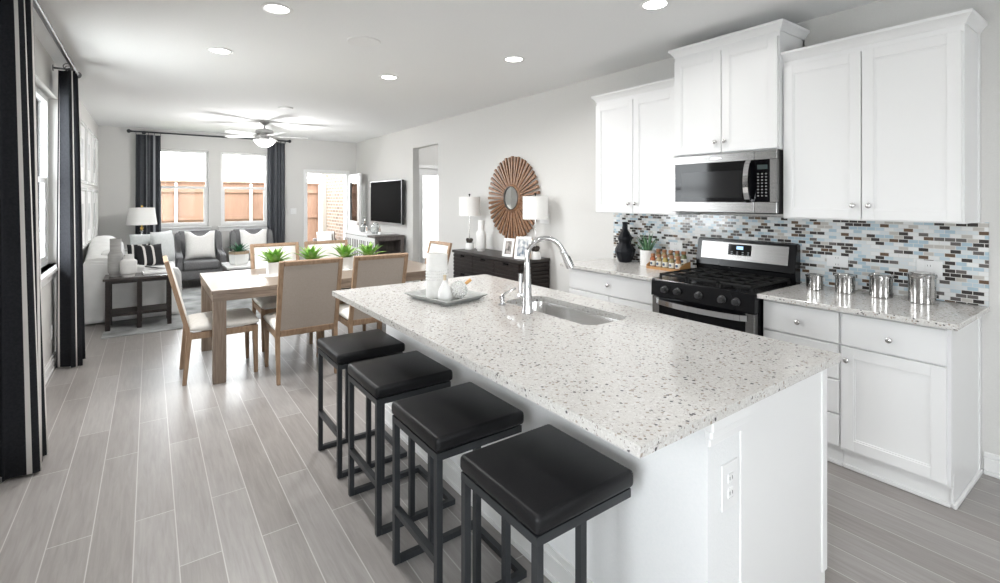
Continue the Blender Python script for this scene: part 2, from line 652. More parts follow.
BRICK = brick_mat()
CEDAR = noisy('cedar_board', (0.135, 0.072, 0.045), (0.175, 0.10, 0.066), scale=(8, 8, 0.8), nscale=4, rough=0.8)
GALV = mat('galvanised_steel', (0.45, 0.45, 0.45), 0.5, 0.3)
GRASS = noisy('lawn_grass', (0.05, 0.10, 0.03), (0.14, 0.18, 0.07), nscale=30, rough=0.9)
PATIO = noisy('patio_concrete', (0.24, 0.235, 0.22), (0.28, 0.27, 0.26), nscale=6, rough=0.9)
RUGM = noisy('grey_distressed_rug', (0.20, 0.205, 0.205), (0.40, 0.41, 0.41), scale=(1, 1, 1), nscale=3.2, detail=8, rough=0.95, spec=0.1)


# ================================================================== room shell
def wall_y(name, x, x2, y0, y1, z1, holes):
    """wall across X between x and x2, running along Y with rectangular holes (y0,y1,z0,z1), pieced from boxes in one mesh"""
    mb = MB()
    cur = y0
    for (a, b_, c, d) in sorted(holes):
        mb.b(x, x2, cur, a, 0, z1)
        if c > 0:
            mb.b(x, x2, a, b_, 0, c)
        mb.b(x, x2, a, b_, d, z1)
        cur = b_
    mb.b(x, x2, cur, y1, 0, z1)
    return mb


def wall_x(x0, x1, y, y2, z1, holes):
    mb = MB()
    cur = x0
    for (a, b_, c, d) in sorted(holes):
        mb.b(cur, a, y, y2, 0, z1)
        if c > 0:
            mb.b(a, b_, y, y2, 0, c)
        mb.b(a, b_, y, y2, d, z1)
        cur = b_
    mb.b(cur, x1, y, y2, 0, z1)
    return mb


WT = 0.15
struct('floor', MB().b(XL - WT, 6.0, YB - WT, YF + WT, -0.1, 0), FLOOR)
struct('ceiling', MB().b(XL - WT, 6.0, YB - WT, YF + WT, HC, HC + 0.12), CEIL)
WIN1 = (4.45, 6.15, 0.90, 2.44)
WIN_FILL = (-0.6, 0.7, 0.50, 1.62)  # added window out of view, only lets in light from the side
struct('wall_left', wall_y('wall_left', XL - WT, XL, YB, YF, HC, [WIN_FILL, WIN1]), WALL)
FW = [(0.10, 0.90, 0.99, 2.40), (1.10, 1.93, 0.99, 2.40), (2.66, 3.50, 0.0, 2.06)]
struct('wall_far', wall_x(XL - WT, 6.0, YF, YF + WT, HC, FW), WALL)
OPN = (6.84, 7.75, 0.0, 2.38)
struct('wall_right', wall_y('wall_right', XR, XR + 0.12, YB, YF, HC, [OPN]), WALL)
RW = (0.1, 1.7, 0.50, 2.10)  # hole for the added rear window
struct('wall_back', wall_x(XL - WT, XR + 0.12, YB - WT, YB, HC, [RW]), WALL)
# hall beyond the opening
HD = (4.50, 5.30, 0.0, 2.15)
struct('wall_hall_end', wall_x(XR + 0.12, 6.0, 9.2, 9.3, HC, [HD]), WALL)
struct('wall_hall_side', MB().b(5.85, 6.0, 5.4, 9.2, 0, HC), WALL)
struct('wall_hall_near', MB().b(XR + 0.12, 6.0, 5.3, 5.4, 0, HC), WALL)


def window(name, axis, at, a0, a1, z0, z1, depth, lites=1, inward=1, sash_rail=None, sill=True, casing=0.0):
    """vinyl window unit in a wall hole; axis 'x' = wall runs along X at y=at (outer side +Y), 'y' = wall along Y at x=at (outer side -X)"""
    root = sroot(name)

    def bx(mb, u0, u1, w0, w1, d0, d1, bev=0.0):
        # u along the wall, w up, d outwards from the room face
        if axis == 'x':
            mb.b(u0, u1, at + d0, at + d1, w0, w1, bev)
        else:
            mb.b(at - d1, at - d0, u0, u1, w0, w1, bev)

    fr = MB()
    t = 0.045
    d0, d1 = depth * 0.45, depth * 0.9
    bx(fr, a0, a1, z0, z0 + t, d0, d1)
    bx(fr, a0, a1, z1 - t, z1, d0, d1)
    bx(fr, a0, a0 + t, z0 + t, z1 - t, d0, d1)
    bx(fr, a1 - t, a1, z0 + t, z1 - t, d0, d1)
    n = lites
    step = (a1 - a0) / n
    for k in range(1, n):
        bx(fr, a0 + k * step - 0.04, a0 + k * step + 0.04, z0 + t, z1 - t, d0, d1)
    struct('window_frame', fr, TRIM, root)
    zm = sash_rail if sash_rail else (z0 + z1) / 2
    for k in range(n):
        s0, s1 = a0 + k * step + (t if k == 0 else 0.04), a0 + (k + 1) * step - (t if k == n - 1 else 0.04)
        sm = MB()
        bx(sm, s0, s1, zm - 0.02, zm + 0.025, d0 + 0.012, d1 - 0.012)
        bx(sm, s0, s0 + 0.028, z0 + t, zm - 0.02, d0 + 0.012, d1 - 0.02)
        bx(sm, s1 - 0.028, s1, z0 + t, zm - 0.02, d0 + 0.012, d1 - 0.02)
        bx(sm, s0 + 0.028, s1 - 0.028, z0 + t, z0 + t + 0.03, d0 + 0.012, d1 - 0.02)
        struct('sash', sm, TRIM, root)
        gp = MB()
        dm = (d0 + d1) / 2
        bx(gp, s0, s1, z0 + t, z1 - t, dm - 0.002, dm + 0.002)
        struct('pane', gp, GLASS, root)
    if sill:
        sl = MB()
        bx(sl, a0 - 0.05, a1 + 0.05, z0 - 0.03, z0, -0.045, depth * 0.45, 0.004)
        bx(sl, a0 - 0.03, a1 + 0.03, z0 - 0.10, z0 - 0.03, -0.014, 0.0)
        struct('window_sill', sl, TRIM, root)
    return root


window('window_1', 'y', XL, *WIN1, WT, lites=2)
window('fill_window_side', 'y', XL, *WIN_FILL, WT, lites=2)  # added unseen unit, there for its daylight alone
window('window_2', 'x', YF, *FW[0], WT, sash_rail=1.71)
window('window_3', 'x', YF, *FW[1], WT, sash_rail=1.71)


def rear_fill_window():
    root = sroot('fill_window_rear')  # window added behind the camera purely as a light source
    x0, x1, z0, z1 = RW
    fr = MB()
    for a, b_ in ((x0, x0 + 0.06), (x1 - 0.06, x1), (0.87, 0.93), (0.87, 0.93)):
        fr.b(a, b_, YB - 0.11, YB - 0.03, z0, z1)
    fr.b(x0, x1, YB - 0.11, YB - 0.03, z0, z0 + 0.06)
    fr.b(x0, x1, YB - 0.11, YB - 0.03, z1 - 0.06, z1)
    struct('window_frame', fr, TRIM, root)
    struct('pane', MB().b(x0, x1, YB - 0.072, YB - 0.068, z0, z1), GLASS, root)


rear_fill_window()


def baseboard(name, pts_boxes):
    mb = MB()
    for bx in pts_boxes:
        mb.b(*bx[:6], 0.004)
    struct(name, mb, TRIM, smooth=True)


def bb(axis, at, a0, a1, s):
    """ogee-ish baseboard: thick lower band, thin cap, shoe; s = direction into the room"""
    out = []
    for t, z0, z1 in ((0.020, 0, 0.022), (0.014, 0.022, 0.092), (0.009, 0.092, 0.122)):
        if axis == 'y':
            out.append((min(at, at + s * t), max(at, at + s * t), a0, a1, z0, z1))
        else:
            out.append((a0, a1, min(at, at + s * t), max(at, at + s * t), z0, z1))
    return out


baseboard('baseboard_left', bb('y', XL, YB, YF, 1))
baseboard('baseboard_right', bb('y', XR, YB, 0.62, -1) + bb('y', XR, 3.28, OPN[0], -1) + bb('y', XR, OPN[1], YF, -1))
baseboard('baseboard_far', bb('x', YF, XL + 0.02, FW[2][0] - 0.07, -1) + bb('x', YF, FW[2][1] + 0.07, XR - 0.02, -1))
baseboard('baseboard_hall', bb('x', 9.2, XR + 0.12, HD[0] - 0.07, -1) + bb('x', 9.2, HD[1] + 0.07, 5.85, -1))


def door_casing(name, x0, x1, y, z1, depth):
    mb = MB()
    w = 0.06
    for xa, xb, za, zb in ((x0 - w, x0 + 0.012, 0, z1 + w), (x1 - 0.012, x1 + w, 0, z1 + w), (x0 + 0.012, x1 - 0.012, z1 - 0.012, z1 + w)):
        mb.b(xa, xb, y - 0.016, y, za, zb, 0.003)
    for xa, xb, za, zb in ((x0, x0 + 0.02, 0, z1), (x1 - 0.02, x1, 0, z1), (x0 + 0.02, x1 - 0.02, z1 - 0.02, z1)):
        mb.b(xa, xb, y, y + depth, za, zb)
    struct(name, mb, TRIM, smooth=True)


door_casing('trim_1', FW[2][0], FW[2][1], YF, FW[2][3], WT)
door_casing('trim_2', HD[0], HD[1], 9.2, HD[3], 0.1)


def lite_door(name, w, h, loc, rz, z0g, z1g):
    """door leaf with a glass upper panel; local x along the leaf from its hinge"""
    root = sroot(name)
    root.location = loc
    root.rotation_euler = (0, 0, rz)
    m = MB()
    t = 0.042
    st = 0.11
    m.b(0, st, 0, t, 0, h)
    m.b(w - st, w, 0, t, 0, h)
    m.b(st, w - st, 0, t, z1g, h)
    m.b(st, w - st, 0, t, 0, z0g)
    for s in (-0.008, t):
        m.b(st - 0.02, w - st + 0.02, s, s + 0.008, z1g - 0.01, z1g + 0.02)
        m.b(st - 0.02, w - st + 0.02, s, s + 0.008, z0g - 0.02, z0g + 0.01)
        m.b(st - 0.02, st + 0.01, s, s + 0.008, z0g + 0.01, z1g - 0.01)
        m.b(w - st - 0.01, w - st + 0.02, s, s + 0.008, z0g + 0.01, z1g - 0.01)
        if z0g > 0.5:
            m.b(st + 0.04, w - st - 0.04, s, s + 0.006, 0.2, z0g - 0.12)
    build('door_leaf', m, TRIM, root, smooth=False)
    build('pane', MB().b(st, w - st, t * 0.4, t * 0.55, z0g, z1g), DGLASS if rz else GLASS, root, smooth=False)
    k = MB().cyl((w - 0.06, -0.05, 0.98), (w - 0.06, t + 0.05, 0.98), 0.011)
    k.cyl((w - 0.06, -0.05, 0.98), (w - 0.17, -0.05, 0.98), 0.009)
    k.cyl((w - 0.06, t + 0.05, 0.98), (w - 0.17, t + 0.05, 0.98), 0.009)
    k.cyl((w - 0.06, -0.008, 0.98), (w - 0.06, t + 0.008, 0.98), 0.03)
    build('door_handle', k, NICKEL, root)
    return root


lite_door('door_1', 0.80, 2.02, (3.53, YF - 0.03, 0.008), R(-93), 1.02, 1.86)
lite_door('door_2', 0.755, 2.12, (HD[0] + 0.022, 9.22, 0.008), 0, 0.25, 2.0)

# ================================================================== outside
struct('ground_lawn', MB().b(-8, 14, YF + WT, 30, -0.14, -0.06), GRASS)
struct('added_ground_side', MB().b(-14, XL - WT, -8, YF + WT, -0.14, -0.06), mat('pale_added_ground', (0.46, 0.455, 0.44), 0.9))  # pale ground added out of view to soften the sky's hot spot on the ceiling
struct('patio_slab', MB().b(2.2, 5.6, YF + WT, 12.8, -0.06, -0.03), PATIO)
struct('wall_brick', MB().b(3.60, 4.0, YF + WT, 12.45, -0.06, 2.9), BRICK)
struct('column_patio', MB().b(3.50, 3.72, 12.46, 12.70, -0.06, 2.9, 0.01), mat('stucco_beige', (0.36, 0.33, 0.29), 0.9))
FY = 13.5
f = T('wooden_fence', 'reddish cedar board fence with galvanised posts beyond the far windows', 'fence', (2, FY, -0.06))
pk = MB()
x = -4.0
random.seed(4)
while x < 9:
    pk.b(x, x + 0.138, FY, FY + 0.02, -0.04, 1.90 + random.uniform(-0.004, 0.004))
    x += 0.1385
pk.b(-4, 9, FY - 0.045, FY + 0.025, 1.89, 1.93)
build('picket_panel', pk, CEDAR, f, world=True, smooth=False)
for z in (0.35, 1.05, 1.70):
    build('rail', MB().b(-4, 9, FY - 0.04, FY - 0.002, z - 0.045, z + 0.045), CEDAR, f, world=True, smooth=False)
for px in (-1.05, 0.495, 2.045, 3.70, 5.3):
    build('post', MB().cyl((px, FY - 0.07, -0.06), (px, FY - 0.07, 1.86), 0.03).lathe([(0.034, 0), (0.034, 0.03), (0.0, 0.05)], 14, (px, FY - 0.07, 1.83)), GALV, f, world=True)


# ================================================================== kitchen casework
def shaker(mb, xf, y0, y1, z0, z1, rail=0.058, t=0.02, rec=0.008):
    """shaker front facing -X: slab with raised frame; xf = front face x"""
    mb.b(xf + rec, xf + t, y0, y1, z0, z1)
    mb.b(xf, xf + rec + 0.001, y0, y0 + rail, z0, z1, 0.0015)
    mb.b(xf, xf + rec + 0.001, y1 - rail, y1, z0, z1, 0.0015)
    mb.b(xf, xf + rec + 0.001, y0 + rail, y1 - rail, z0, z0 + rail, 0.0015)
    mb.b(xf, xf + rec + 0.001, y0 + rail, y1 - rail, z1 - rail, z1, 0.0015)
    # small inner bead
    for a, b_, c, d in ((y0 + rail, y0 + rail + 0.008, z0 + rail, z1 - rail), (y1 - rail - 0.008, y1 - rail, z0 + rail, z1 - rail),
                        (y0 + rail + 0.008, y1 - rail - 0.008, z0 + rail, z0 + rail + 0.008), (y0 + rail + 0.008, y1 - rail - 0.008, z1 - rail - 0.008, z1 - rail)):
        mb.b(xf + 0.004, xf + rec + 0.001, a, b_, c, d)
    return mb


MX = Matrix.Rotation(-PI / 2, 3, 'Y')          # local +z -> -x


def knob_mb(x, y, z, r=0.0155):
    return MB().lathe([(0.0075, 0), (0.006, 0.004), (0.0055, 0.012), (r * 0.9, 0.016), (r, 0.021), (r * 0.9, 0.026), (r * 0.5, 0.029), (0.0, 0.030)], 20, (x, y, z), MX)


XF = 3.11           # base cabinet door faces
GAP = 0.003


def base_cabinet(label, y0, y1, fronts, end_low=False, end_high=False):
    """fronts: list of (kind, y0, y1, z0, z1, knob_y, knob_z)"""
    t = T('base_cabinet', label, 'cabinet', (3.42, (y0 + y1) / 2, 0))
    b_ = MB()
    b_.b(XF + 0.021, XR - 0.003, y0, y1, 0.105, 0.884)
    b_.b(XF + 0.075, XR - 0.003, y0, y1, 0.0, 0.105)
    build('body', b_, CAB, t, world=True, smooth=False)
    for kind, a, c, z0, z1, ky, kz in fronts:
        m = MB()
        if kind == 'drawer':
            m.b(XF, XF + 0.02, a, c, z0, z1, 0.003)
            o = build('drawer', m, CAB, t, world=True)
        else:
            shaker(m, XF, a, c, z0, z1)
            o = build('door', m, CAB, t, world=True)
        build('knob', knob_mb(XF, ky, kz), NICKEL, o, world=True)
    return t


# base cabinet right of the range: drawer stack + drawer over door
t1 = base_cabinet('white base cabinet with four drawers beside the range under the canisters', 1.097, 1.520,
                  [('drawer', 1.102, 1.512, 0.695, 0.868, 1.307, 0.775), ('drawer', 1.102, 1.512, 0.497, 0.687, 1.307, 0.592),
                   ('drawer', 1.102, 1.512, 0.305, 0.489, 1.307, 0.397), ('drawer', 1.102, 1.512, 0.125, 0.297, 1.307, 0.21)])
t2 = base_cabinet('white end base cabinet with one drawer over one shaker door', 0.645, 1.095,
                  [('drawer', 0.650, 1.090, 0.695, 0.868, 0.870, 0.772), ('door', 0.650, 1.090, 0.125, 0.687, 1.060, 0.618)])
# finished end skin, scribe strip and shoe of the end cabinet
e = MB()
e.b(XF + 0.02, XR - 0.003, 0.636, 0.645, 0.105, 0.884)
e.b(XF + 0.055, XR - 0.003, 0.636, 0.645, 0.0, 0.105)
e.b(3.675, XR - 0.003, 0.630, 0.636, 0.022, 0.884)
e.b(XF + 0.045, XR - 0.003, 0.622, 0.636, 0.0, 0.022, 0.003)
e.b(XF + 0.048, XF + 0.075, 0.634, 0.648, 0.022, 0.16, 0.003)
build('end_panel', e, CAB, t2, world=True)
build('toe_kick', MB().b(XF + 0.055, XF + 0.075, 0.645, 1.095, 0.0, 0.105).b(XF + 0.042, XF + 0.055, 0.645, 1.095, 0.0, 0.022, 0.003), CAB, t2, world=True, smooth=False)
build('toe_kick', MB().b(XF + 0.055, XF + 0.075, 1.097, 1.52, 0.0, 0.105).b(XF + 0.042, XF + 0.055, 1.097, 1.52, 0.0, 0.022, 0.003), CAB, t1, world=True, smooth=False)
t3 = base_cabinet('white base cabinet with a wide drawer under the black vase', 2.292, 3.250,
                  [('drawer', 2.297, 3.245, 0.695, 0.868, 2.771, 0.780), ('door', 2.297, 2.768, 0.125, 0.687, 2.73, 0.618), ('door', 2.774, 3.245, 0.125, 0.687, 2.81, 0.618)])

# worktops
def worktop(label, y0, y1):
    return solo('countertop', MB().b(3.05, XR - 0.003, y0, y1, 0.886, 0.914, 0.003), QUARTZ, label, 'countertop', (3.38, (y0 + y1) / 2, 0.886), world=True)


worktop('speckled quartz countertop under the four steel canisters', 0.596, 1.522)
worktop('speckled quartz countertop under the black vase and spice rack', 2.290, 3.300)
struct('wall_tile', MB().b(XR - 0.010, XR, 0.600, 3.235, 0.915, 1.372), MOSAIC)


def upper_cabinet(label, y0, y1, z0, z1, xf, doors, crown=0.060, ends=(1, 1)):
    t = T('upper_cabinet', label, 'cabinet', (3.55, (y0 + y1) / 2, z0))
    zc = z1 - crown
    b_ = MB().b(xf + 0.021, XR - 0.003, y0, y1, z0, zc)
    b_.b(3.685, XR - 0.003, y0 - 0.006 * (ends[0] and y0 < 1), y1, z0, zc)
    build('body', b_, CAB, t, world=True, smooth=False)
    for a, c, kz, ky in doors:
        o = build('door', shaker(MB(), xf, a, c, z0 + 0.008, zc - 0.036), CAB, t, world=True)
        build('knob', knob_mb(xf, ky, kz), NICKEL, o, world=True)
    # crown: mitred, flaring outwards on the front and on the free ends
    cr = MB()
    prof = [(0.0, 0.0), (0.006, 0.0), (0.008, 0.008), (0.016, 0.022), (0.028, 0.038), (0.036, 0.044), (0.036, crown), (0.0, crown)]
    rings = []
    for o_, h in prof:
        xx = xf + 0.021 - o_
        ya, yb = y0 - o_ * ends[0], y1 + o_ * ends[1]
        rings.append([(XR - 0.003, ya, zc + h), (xx, ya, zc + h), (xx, yb, zc + h), (XR - 0.003, yb, zc + h)])
    vs = [[cr.bm.verts.new(p) for p in r_] for r_ in rings]
    for i in range(len(vs) - 1):
        for k in range(3):
            cr.bm.faces.new((vs[i][k], vs[i][k + 1], vs[i + 1][k + 1], vs[i + 1][k]))
    cr.bm.faces.new(vs[-2])
    for k in (0, 3):
        cr.bm.faces.new([v[k] for v in vs])
    build('crown_moulding', cr, CAB, t, world=True, ang=25)
    return t


upper_cabinet('white two-door upper cabinet above the steel canisters', 0.640, 1.520, 1.372, 2.462, 3.38,
              [(0.648, 1.079, 1.462, 1.042), (1.085, 1.514, 1.462, 1.120)], ends=(1, 0))
upper_cabinet('taller raised white two-door upper cabinet over the microwave', 1.522, 2.306, 1.828, 2.665, 3.33,
              [(1.530, 1.911, 1.912, 1.882), (1.917, 2.298, 1.912, 1.952)])
upper_cabinet('white two-door upper cabinet above the black vase', 2.308, 3.180, 1.372, 2.462, 3.38,
              [(2.318, 2.739, 1.460, 2.705), (2.745, 3.172, 1.460, 2.778)], ends=(0, 1))


# ------------------------------------------------------------------ microwave
def microwave():
    y0, y1, z0, z1 = 1.526, 2.302, 1.398, 1.824
    t = T('microwave', 'stainless over-the-range microwave with black door glass', 'microwave', (3.52, 1.914, z0))
    xb = 3.345
    build('body', MB().b(xb, XR - 0.012, y0, y1, z0 + 0.012, z1), DARKP, t, world=True, smooth=False)
    build('vent_grille', MB().b(xb + 0.02, 3.66, y0 + 0.03, y1 - 0.03, z0, z0 + 0.012), DARKP, t, world=True, smooth=False)
    xf = 3.315
    ys = 1.672                               # seam between the door and the control column
    d = MB()
    d.b(xf, xb, ys + 0.002, y1, z1 - 0.062, z1, 0.003)
    d.b(xf, xb, ys + 0.002, y1, z0 + 0.006, z0 + 0.082, 0.003)
    d.b(xf, xb, y1 - 0.022, y1, z0 + 0.082, z1 - 0.062)
    dd = build('door', d, STEEL, t, world=True)
    build('door_glass', MB().b(xf + 0.004, xb, ys + 0.002, y1 - 0.022, z0 + 0.082, z1 - 0.062), BLKG, dd, world=True, smooth=False)
    w = MB().b(xf + 0.0025, xf + 0.005, ys + 0.085, y1 - 0.075, z0 + 0.112, z1 - 0.125)
    build('window', w, BLKW, dd, world=True, smooth=False)
    h = MB()
    pts = []
    for k in range(15):
        u = k / 14
        pts.append((xf - 0.012 - 0.042 * math.sin(PI * u) ** 0.6, ys + 0.03, z0 + 0.082 + u * (z1 - z0 - 0.15)))
    for i in range(14):
        h.bar(pts[i], pts[i + 1], 0.034, 0.012, up=(1, 0, 0))
    h.b(xf - 0.014, xf + 0.004, ys + 0.015, ys + 0.045, pts[0][2] - 0.004, pts[0][2] + 0.016)
    h.b(xf - 0.014, xf + 0.004, ys + 0.015, ys + 0.045, pts[-1][2] - 0.016, pts[-1][2] + 0.004)
    build('handle', h, CHROME, dd, world=True)
    c = MB()
    c.b(xf, xb, y0, ys, z1 - 0.062, z1, 0.003)
    c.b(xf, xb, y0, ys, z0 + 0.006, z0 + 0.082, 0.003)
    c.b(xf, xb, y0, y0 + 0.042, z0 + 0.082, z1 - 0.062)
    cc = build('control_column', c, STEEL, t, world=True)
    build('keypad', MB().b(xf + 0.003, xb, y0 + 0.042, ys, z0 + 0.082, z1 - 0.062), BLKG, cc, world=True, smooth=False)
    build('display', MB().b(xf + 0.001, xf + 0.004, y0 + 0.058, ys - 0.02, z1 - 0.125, z1 - 0.095), mat('unlit_display', (0.03, 0.045, 0.045), 0.2), cc, world=True, smooth=False)
    kb = MB()
    for r_ in range(8):
        for k in range(3):
            yy = y0 + 0.062 + k * 0.026
            zz = z1 - 0.155 - r_ * 0.021
            kb.b(xf + 0.002, xf + 0.004, yy, yy + 0.012, zz - 0.005, zz + 0.004)
    build('key_marks', kb, mat('grey_key_print', (0.16, 0.16, 0.16), 0.5), cc, world=True, smooth=False)
    # maker's badge: a small pale plate on the top rail
    build('badge', MB().b(xf - 0.001, xf + 0.001, 1.905, 1.985, z1 - 0.036, z1 - 0.026), mat('badge_silver', (0.75, 0.75, 0.74), 0.25, 1.0), dd, world=True, smooth=False)


microwave()


# ------------------------------------------------------------------ range
def gas_range():
    y0, y1 = 1.525, 2.287
    t = T('gas_range', 'black and stainless freestanding gas range between the worktops', 'range', (3.38, 1.906, 0))
    build('body', MB().b(3.085, 3.69, y0 + 0.004, y1 - 0.004, 0.03, 0.895).b(3.13, 3.66, y0 + 0.03, y1 - 0.03, 0.0, 0.03), BLK, t, world=True, smooth=False)
    # cooktop pan with a raised rim
    ct = MB().b(3.035, 3.615, y0, y1, 0.895, 0.912, 0.005)
    build('cooktop', ct, BLK, t, world=True)
    # sloped control panel
    cp = MB().prism([(3.030, 0.790), (3.085, 0.790), (3.085, 0.895), (3.046, 0.908), (3.034, 0.900)], y0, y1, axis='y')
    cpo = build('control_panel', cp, BLK, t, world=True)
    for k, ky in enumerate((2.168, 2.065, 1.900, 1.735, 1.640)):
        kn = MB().lathe([(0.026, 0), (0.026, 0.006), (0.020, 0.009), (0.018, 0.032), (0.015, 0.035), (0.0, 0.035)], 20, (3.031, ky, 0.846), MX)
        kn.b(2.992, 3.012, ky - 0.005, ky + 0.005, 0.828, 0.864, 0.002)
        build('knob', kn, mat('black_knob', (0.03, 0.03, 0.031), 0.3) if k == 0 else bpy.data.materials['black_knob'], cpo, world=True)
    # oven door: stainless stiles around black glass
    od = MB()
    od.b(3.035, 3.085, y0 + 0.004, y0 + 0.062, 0.205, 0.785, 0.003)
    od.b(3.035, 3.085, y1 - 0.062, y1 - 0.004, 0.205, 0.785, 0.003)
    od.b(3.035, 3.085, y0 + 0.062, y1 - 0.062, 0.205, 0.27, 0.003)
    odo = build('oven_door', od, STEEL, t, world=True)
    build('door_glass', MB().b(3.038, 3.08, y0 + 0.062, y1 - 0.062, 0.27, 0.785, 0.002), BLKG, odo, world=True)
    build('window', MB().b(3.0365, 3.039, y0 + 0.16, y1 - 0.16, 0.34, 0.66), BLKW, odo, world=True, smooth=False)
    hp = []
    for k in range(21):
        u = k / 20
        hp.append((3.032 - 0.055 * math.sin(PI * u) ** 0.55, y0 + 0.05 + u * (y1 - y0 - 0.10), 0.752))
    h = MB()
    for i in range(20):
        h.bar(hp[i], hp[i + 1], 0.014, 0.036, up=(0, 0, 1))
    build('handle', h, CHROME, odo, world=True)
    build('drawer', MB().b(3.035, 3.085, y0 + 0.004, y1 - 0.004, 0.045, 0.195, 0.004), STEEL, t, world=True)
    # backguard with stainless face
    bgp = [(3.615, 0.895), (3.69, 0.895), (3.69, 1.180), (3.655, 1.190), (3.630, 1.182), (3.605, 1.02), (3.60, 0.985), (3.615, 0.975)]
    bg_ = build('backguard', MB().prism(bgp, y0 + 0.012, y1 - 0.002, axis='y', bev=0.006), BLK, t, world=True)
    # face lies on the leaning front plane
    def onface(u, z, off):
        xx = 3.605 + (z - 1.02) / (1.182 - 1.02) * 0.025 - off
        return (xx, u, z)
    fm = MB()
    for (a, c, z0, z1, off) in ((y0 + 0.06, y1 - 0.045, 1.035, 1.166, 0.003),):
        p = [onface(a, z0, off), onface(c, z0, off), onface(c, z1, off), onface(a, z1, off)]
        q = [onface(a, z0, -0.004), onface(c, z0, -0.004), onface(c, z1, -0.004), onface(a, z1, -0.004)]
        P_ = [fm.bm.verts.new(v) for v in p]
        Q_ = [fm.bm.verts.new(v) for v in q]
        fm.bm.faces.new(P_)
        for k in range(4):
            fm.bm.faces.new((P_[k], P_[(k + 1) % 4], Q_[(k + 1) % 4], Q_[k]))
    build('steel_face', fm, STEEL, bg_, world=True, smooth=False)

    def slab(name, a, c, z0, z1, off, m):
        mm = MB()
        p = [onface(a, z0, off), onface(c, z0, off), onface(c, z1, off), onface(a, z1, off)]
        q = [onface(a, z0, 0.002), onface(c, z0, 0.002), onface(c, z1, 0.002), onface(a, z1, 0.002)]
        P_ = [mm.bm.verts.new(v) for v in p]
        Q_ = [mm.bm.verts.new(v) for v in q]
        mm.bm.faces.new(P_)
        for k in range(4):
            mm.bm.faces.new((P_[k], P_[(k + 1) % 4], Q_[(k + 1) % 4], Q_[k]))
        build(name, mm, m, bg_, world=True, smooth=False)
    slab('clock_panel', 1.845, 2.02, 1.075, 1.155, 0.005, BLKG)
    slab('clock_display', 1.905, 1.955, 1.118, 1.142, 0.006, mat('blue_clock_display', (0.1, 0.2, 0.3), 0.3, Emission_Color=(0.35, 0.6, 0.95, 1), Emission_Strength=0.9))
    km = MB()
    for i in range(4):
        for j in range(2):
            yy = 1.857 + i * 0.042
            a, c, z0, z1 = yy, yy + 0.014, 1.082 + j * 0.014, 1.087 + j * 0.014
            km.face([onface(a, z0, 0.0062), onface(c, z0, 0.0062), onface(c, z1, 0.0062), onface(a, z1, 0.0062)])
    build('button_marks', km, mat('grey_button_print', (0.35, 0.37, 0.40), 0.5), bg_, world=True, smooth=False)
    # burners and grates
    for (bx_, by) in ((3.20, 1.69), (3.20, 2.12), (3.47, 1.69), (3.47, 2.12), (3.34, 1.905)):
        build('burner', MB().lathe([(0.055, 0), (0.055, 0.008), (0.042, 0.012), (0.040, 0.022), (0.034, 0.026), (0.0, 0.027)], 24, (bx_, by, 0.911)), IRON, t, world=True)
    for k in range(3):
        a = y0 + 0.035 + k * 0.232
        c = a + 0.226
        g = MB()
        z0, z1 = 0.935, 0.951
        for (xa, xb) in ((3.075, 3.091), (3.574, 3.59)):
            g.b(xa, xb, a, c, z0, z1, 0.003)
        for (ya, yb) in ((a, a + 0.014), (c - 0.014, c)):
            g.b(3.075, 3.59, ya, yb, z0, z1, 0.003)
        for xm in (3.20, 3.335, 3.47):
            g.b(xm - 0.006, xm + 0.006, a, c, z0 + 0.002, z1, 0.002)
        g.b(3.09, 3.575, (a + c) / 2 - 0.006, (a + c) / 2 + 0.006, z0 + 0.002, z1, 0.002)
        for xx in (3.083, 3.582):
            for yy in (a + 0.007, c - 0.007):
                g.b(xx - 0.007, xx + 0.007, yy - 0.007, yy + 0.007, 0.912, z0)
        build('grate', g, IRON, t, world=True)


gas_range()


# ------------------------------------------------------------------ island
IX0, IX1, IY0, IY1 = 0.945, 2.125, 0.745, 3.150
SX0, SX1, SY0, SY1 = 1.640, 1.935, 1.575, 2.270
isl = T('kitchen_island', 'white kitchen island with a textured seating side and panelled end', 'island', (1.7, 1.95, 0))
BX0 = 1.296
pw = MB().b(BX0, 1.472, 0.785, 3.12, 0.0, 0.880)
build('pony_wall', pw, PONY, isl, world=True, smooth=False)
# cabinet carcass, hollow under the sink
cb_ = MB()
cb_.b(1.472, 2.075, 0.800, 1.50, 0.10, 0.880)
cb_.b(1.472, 2.075, 2.33, 3.12, 0.10, 0.880)
cb_.b(2.05, 2.075, 1.50, 2.33, 0.10, 0.880)
cb_.b(1.472, 2.0, 0.80, 3.12, 0.0, 0.10)
build('carcass', cb_, CAB, isl, world=True, smooth=False)
# near end: pilaster board, end panel, crown strip, corner bead
ep = MB()
ep.b(1.470, 2.078, 0.781, 0.800, 0.0, 0.880, 0.001)
ep.b(2.045, 2.084, 0.775, 0.800, 0.10, 0.880, 0.002)
build('end_panel', ep, CAB, isl, world=True)
cs = MB()
cs.b(BX0 - 0.012, 1.490, 0.771, 0.786, 0.796, 0.822, 0.004)
cs.b(BX0 - 0.022, 1.490, 0.760, 0.786, 0.822, 0.850, 0.006)
cs.b(BX0 - 0.032, 1.490, 0.750, 0.786, 0.850, 0.883, 0.004)
build('crown_strip', cs, CAB, isl, world=True)
bs = MB()
for tt, z0, z1 in ((0.018, 0, 0.022), (0.013, 0.022, 0.092), (0.008, 0.092, 0.122)):
    bs.b(BX0 - tt, BX0, 0.785, 3.12, z0, z1)
    bs.b(BX0 - tt, 1.472, 0.785 - tt, 0.785, z0, z1)
build('baseboard', bs, TRIM, isl, world=True, smooth=False)
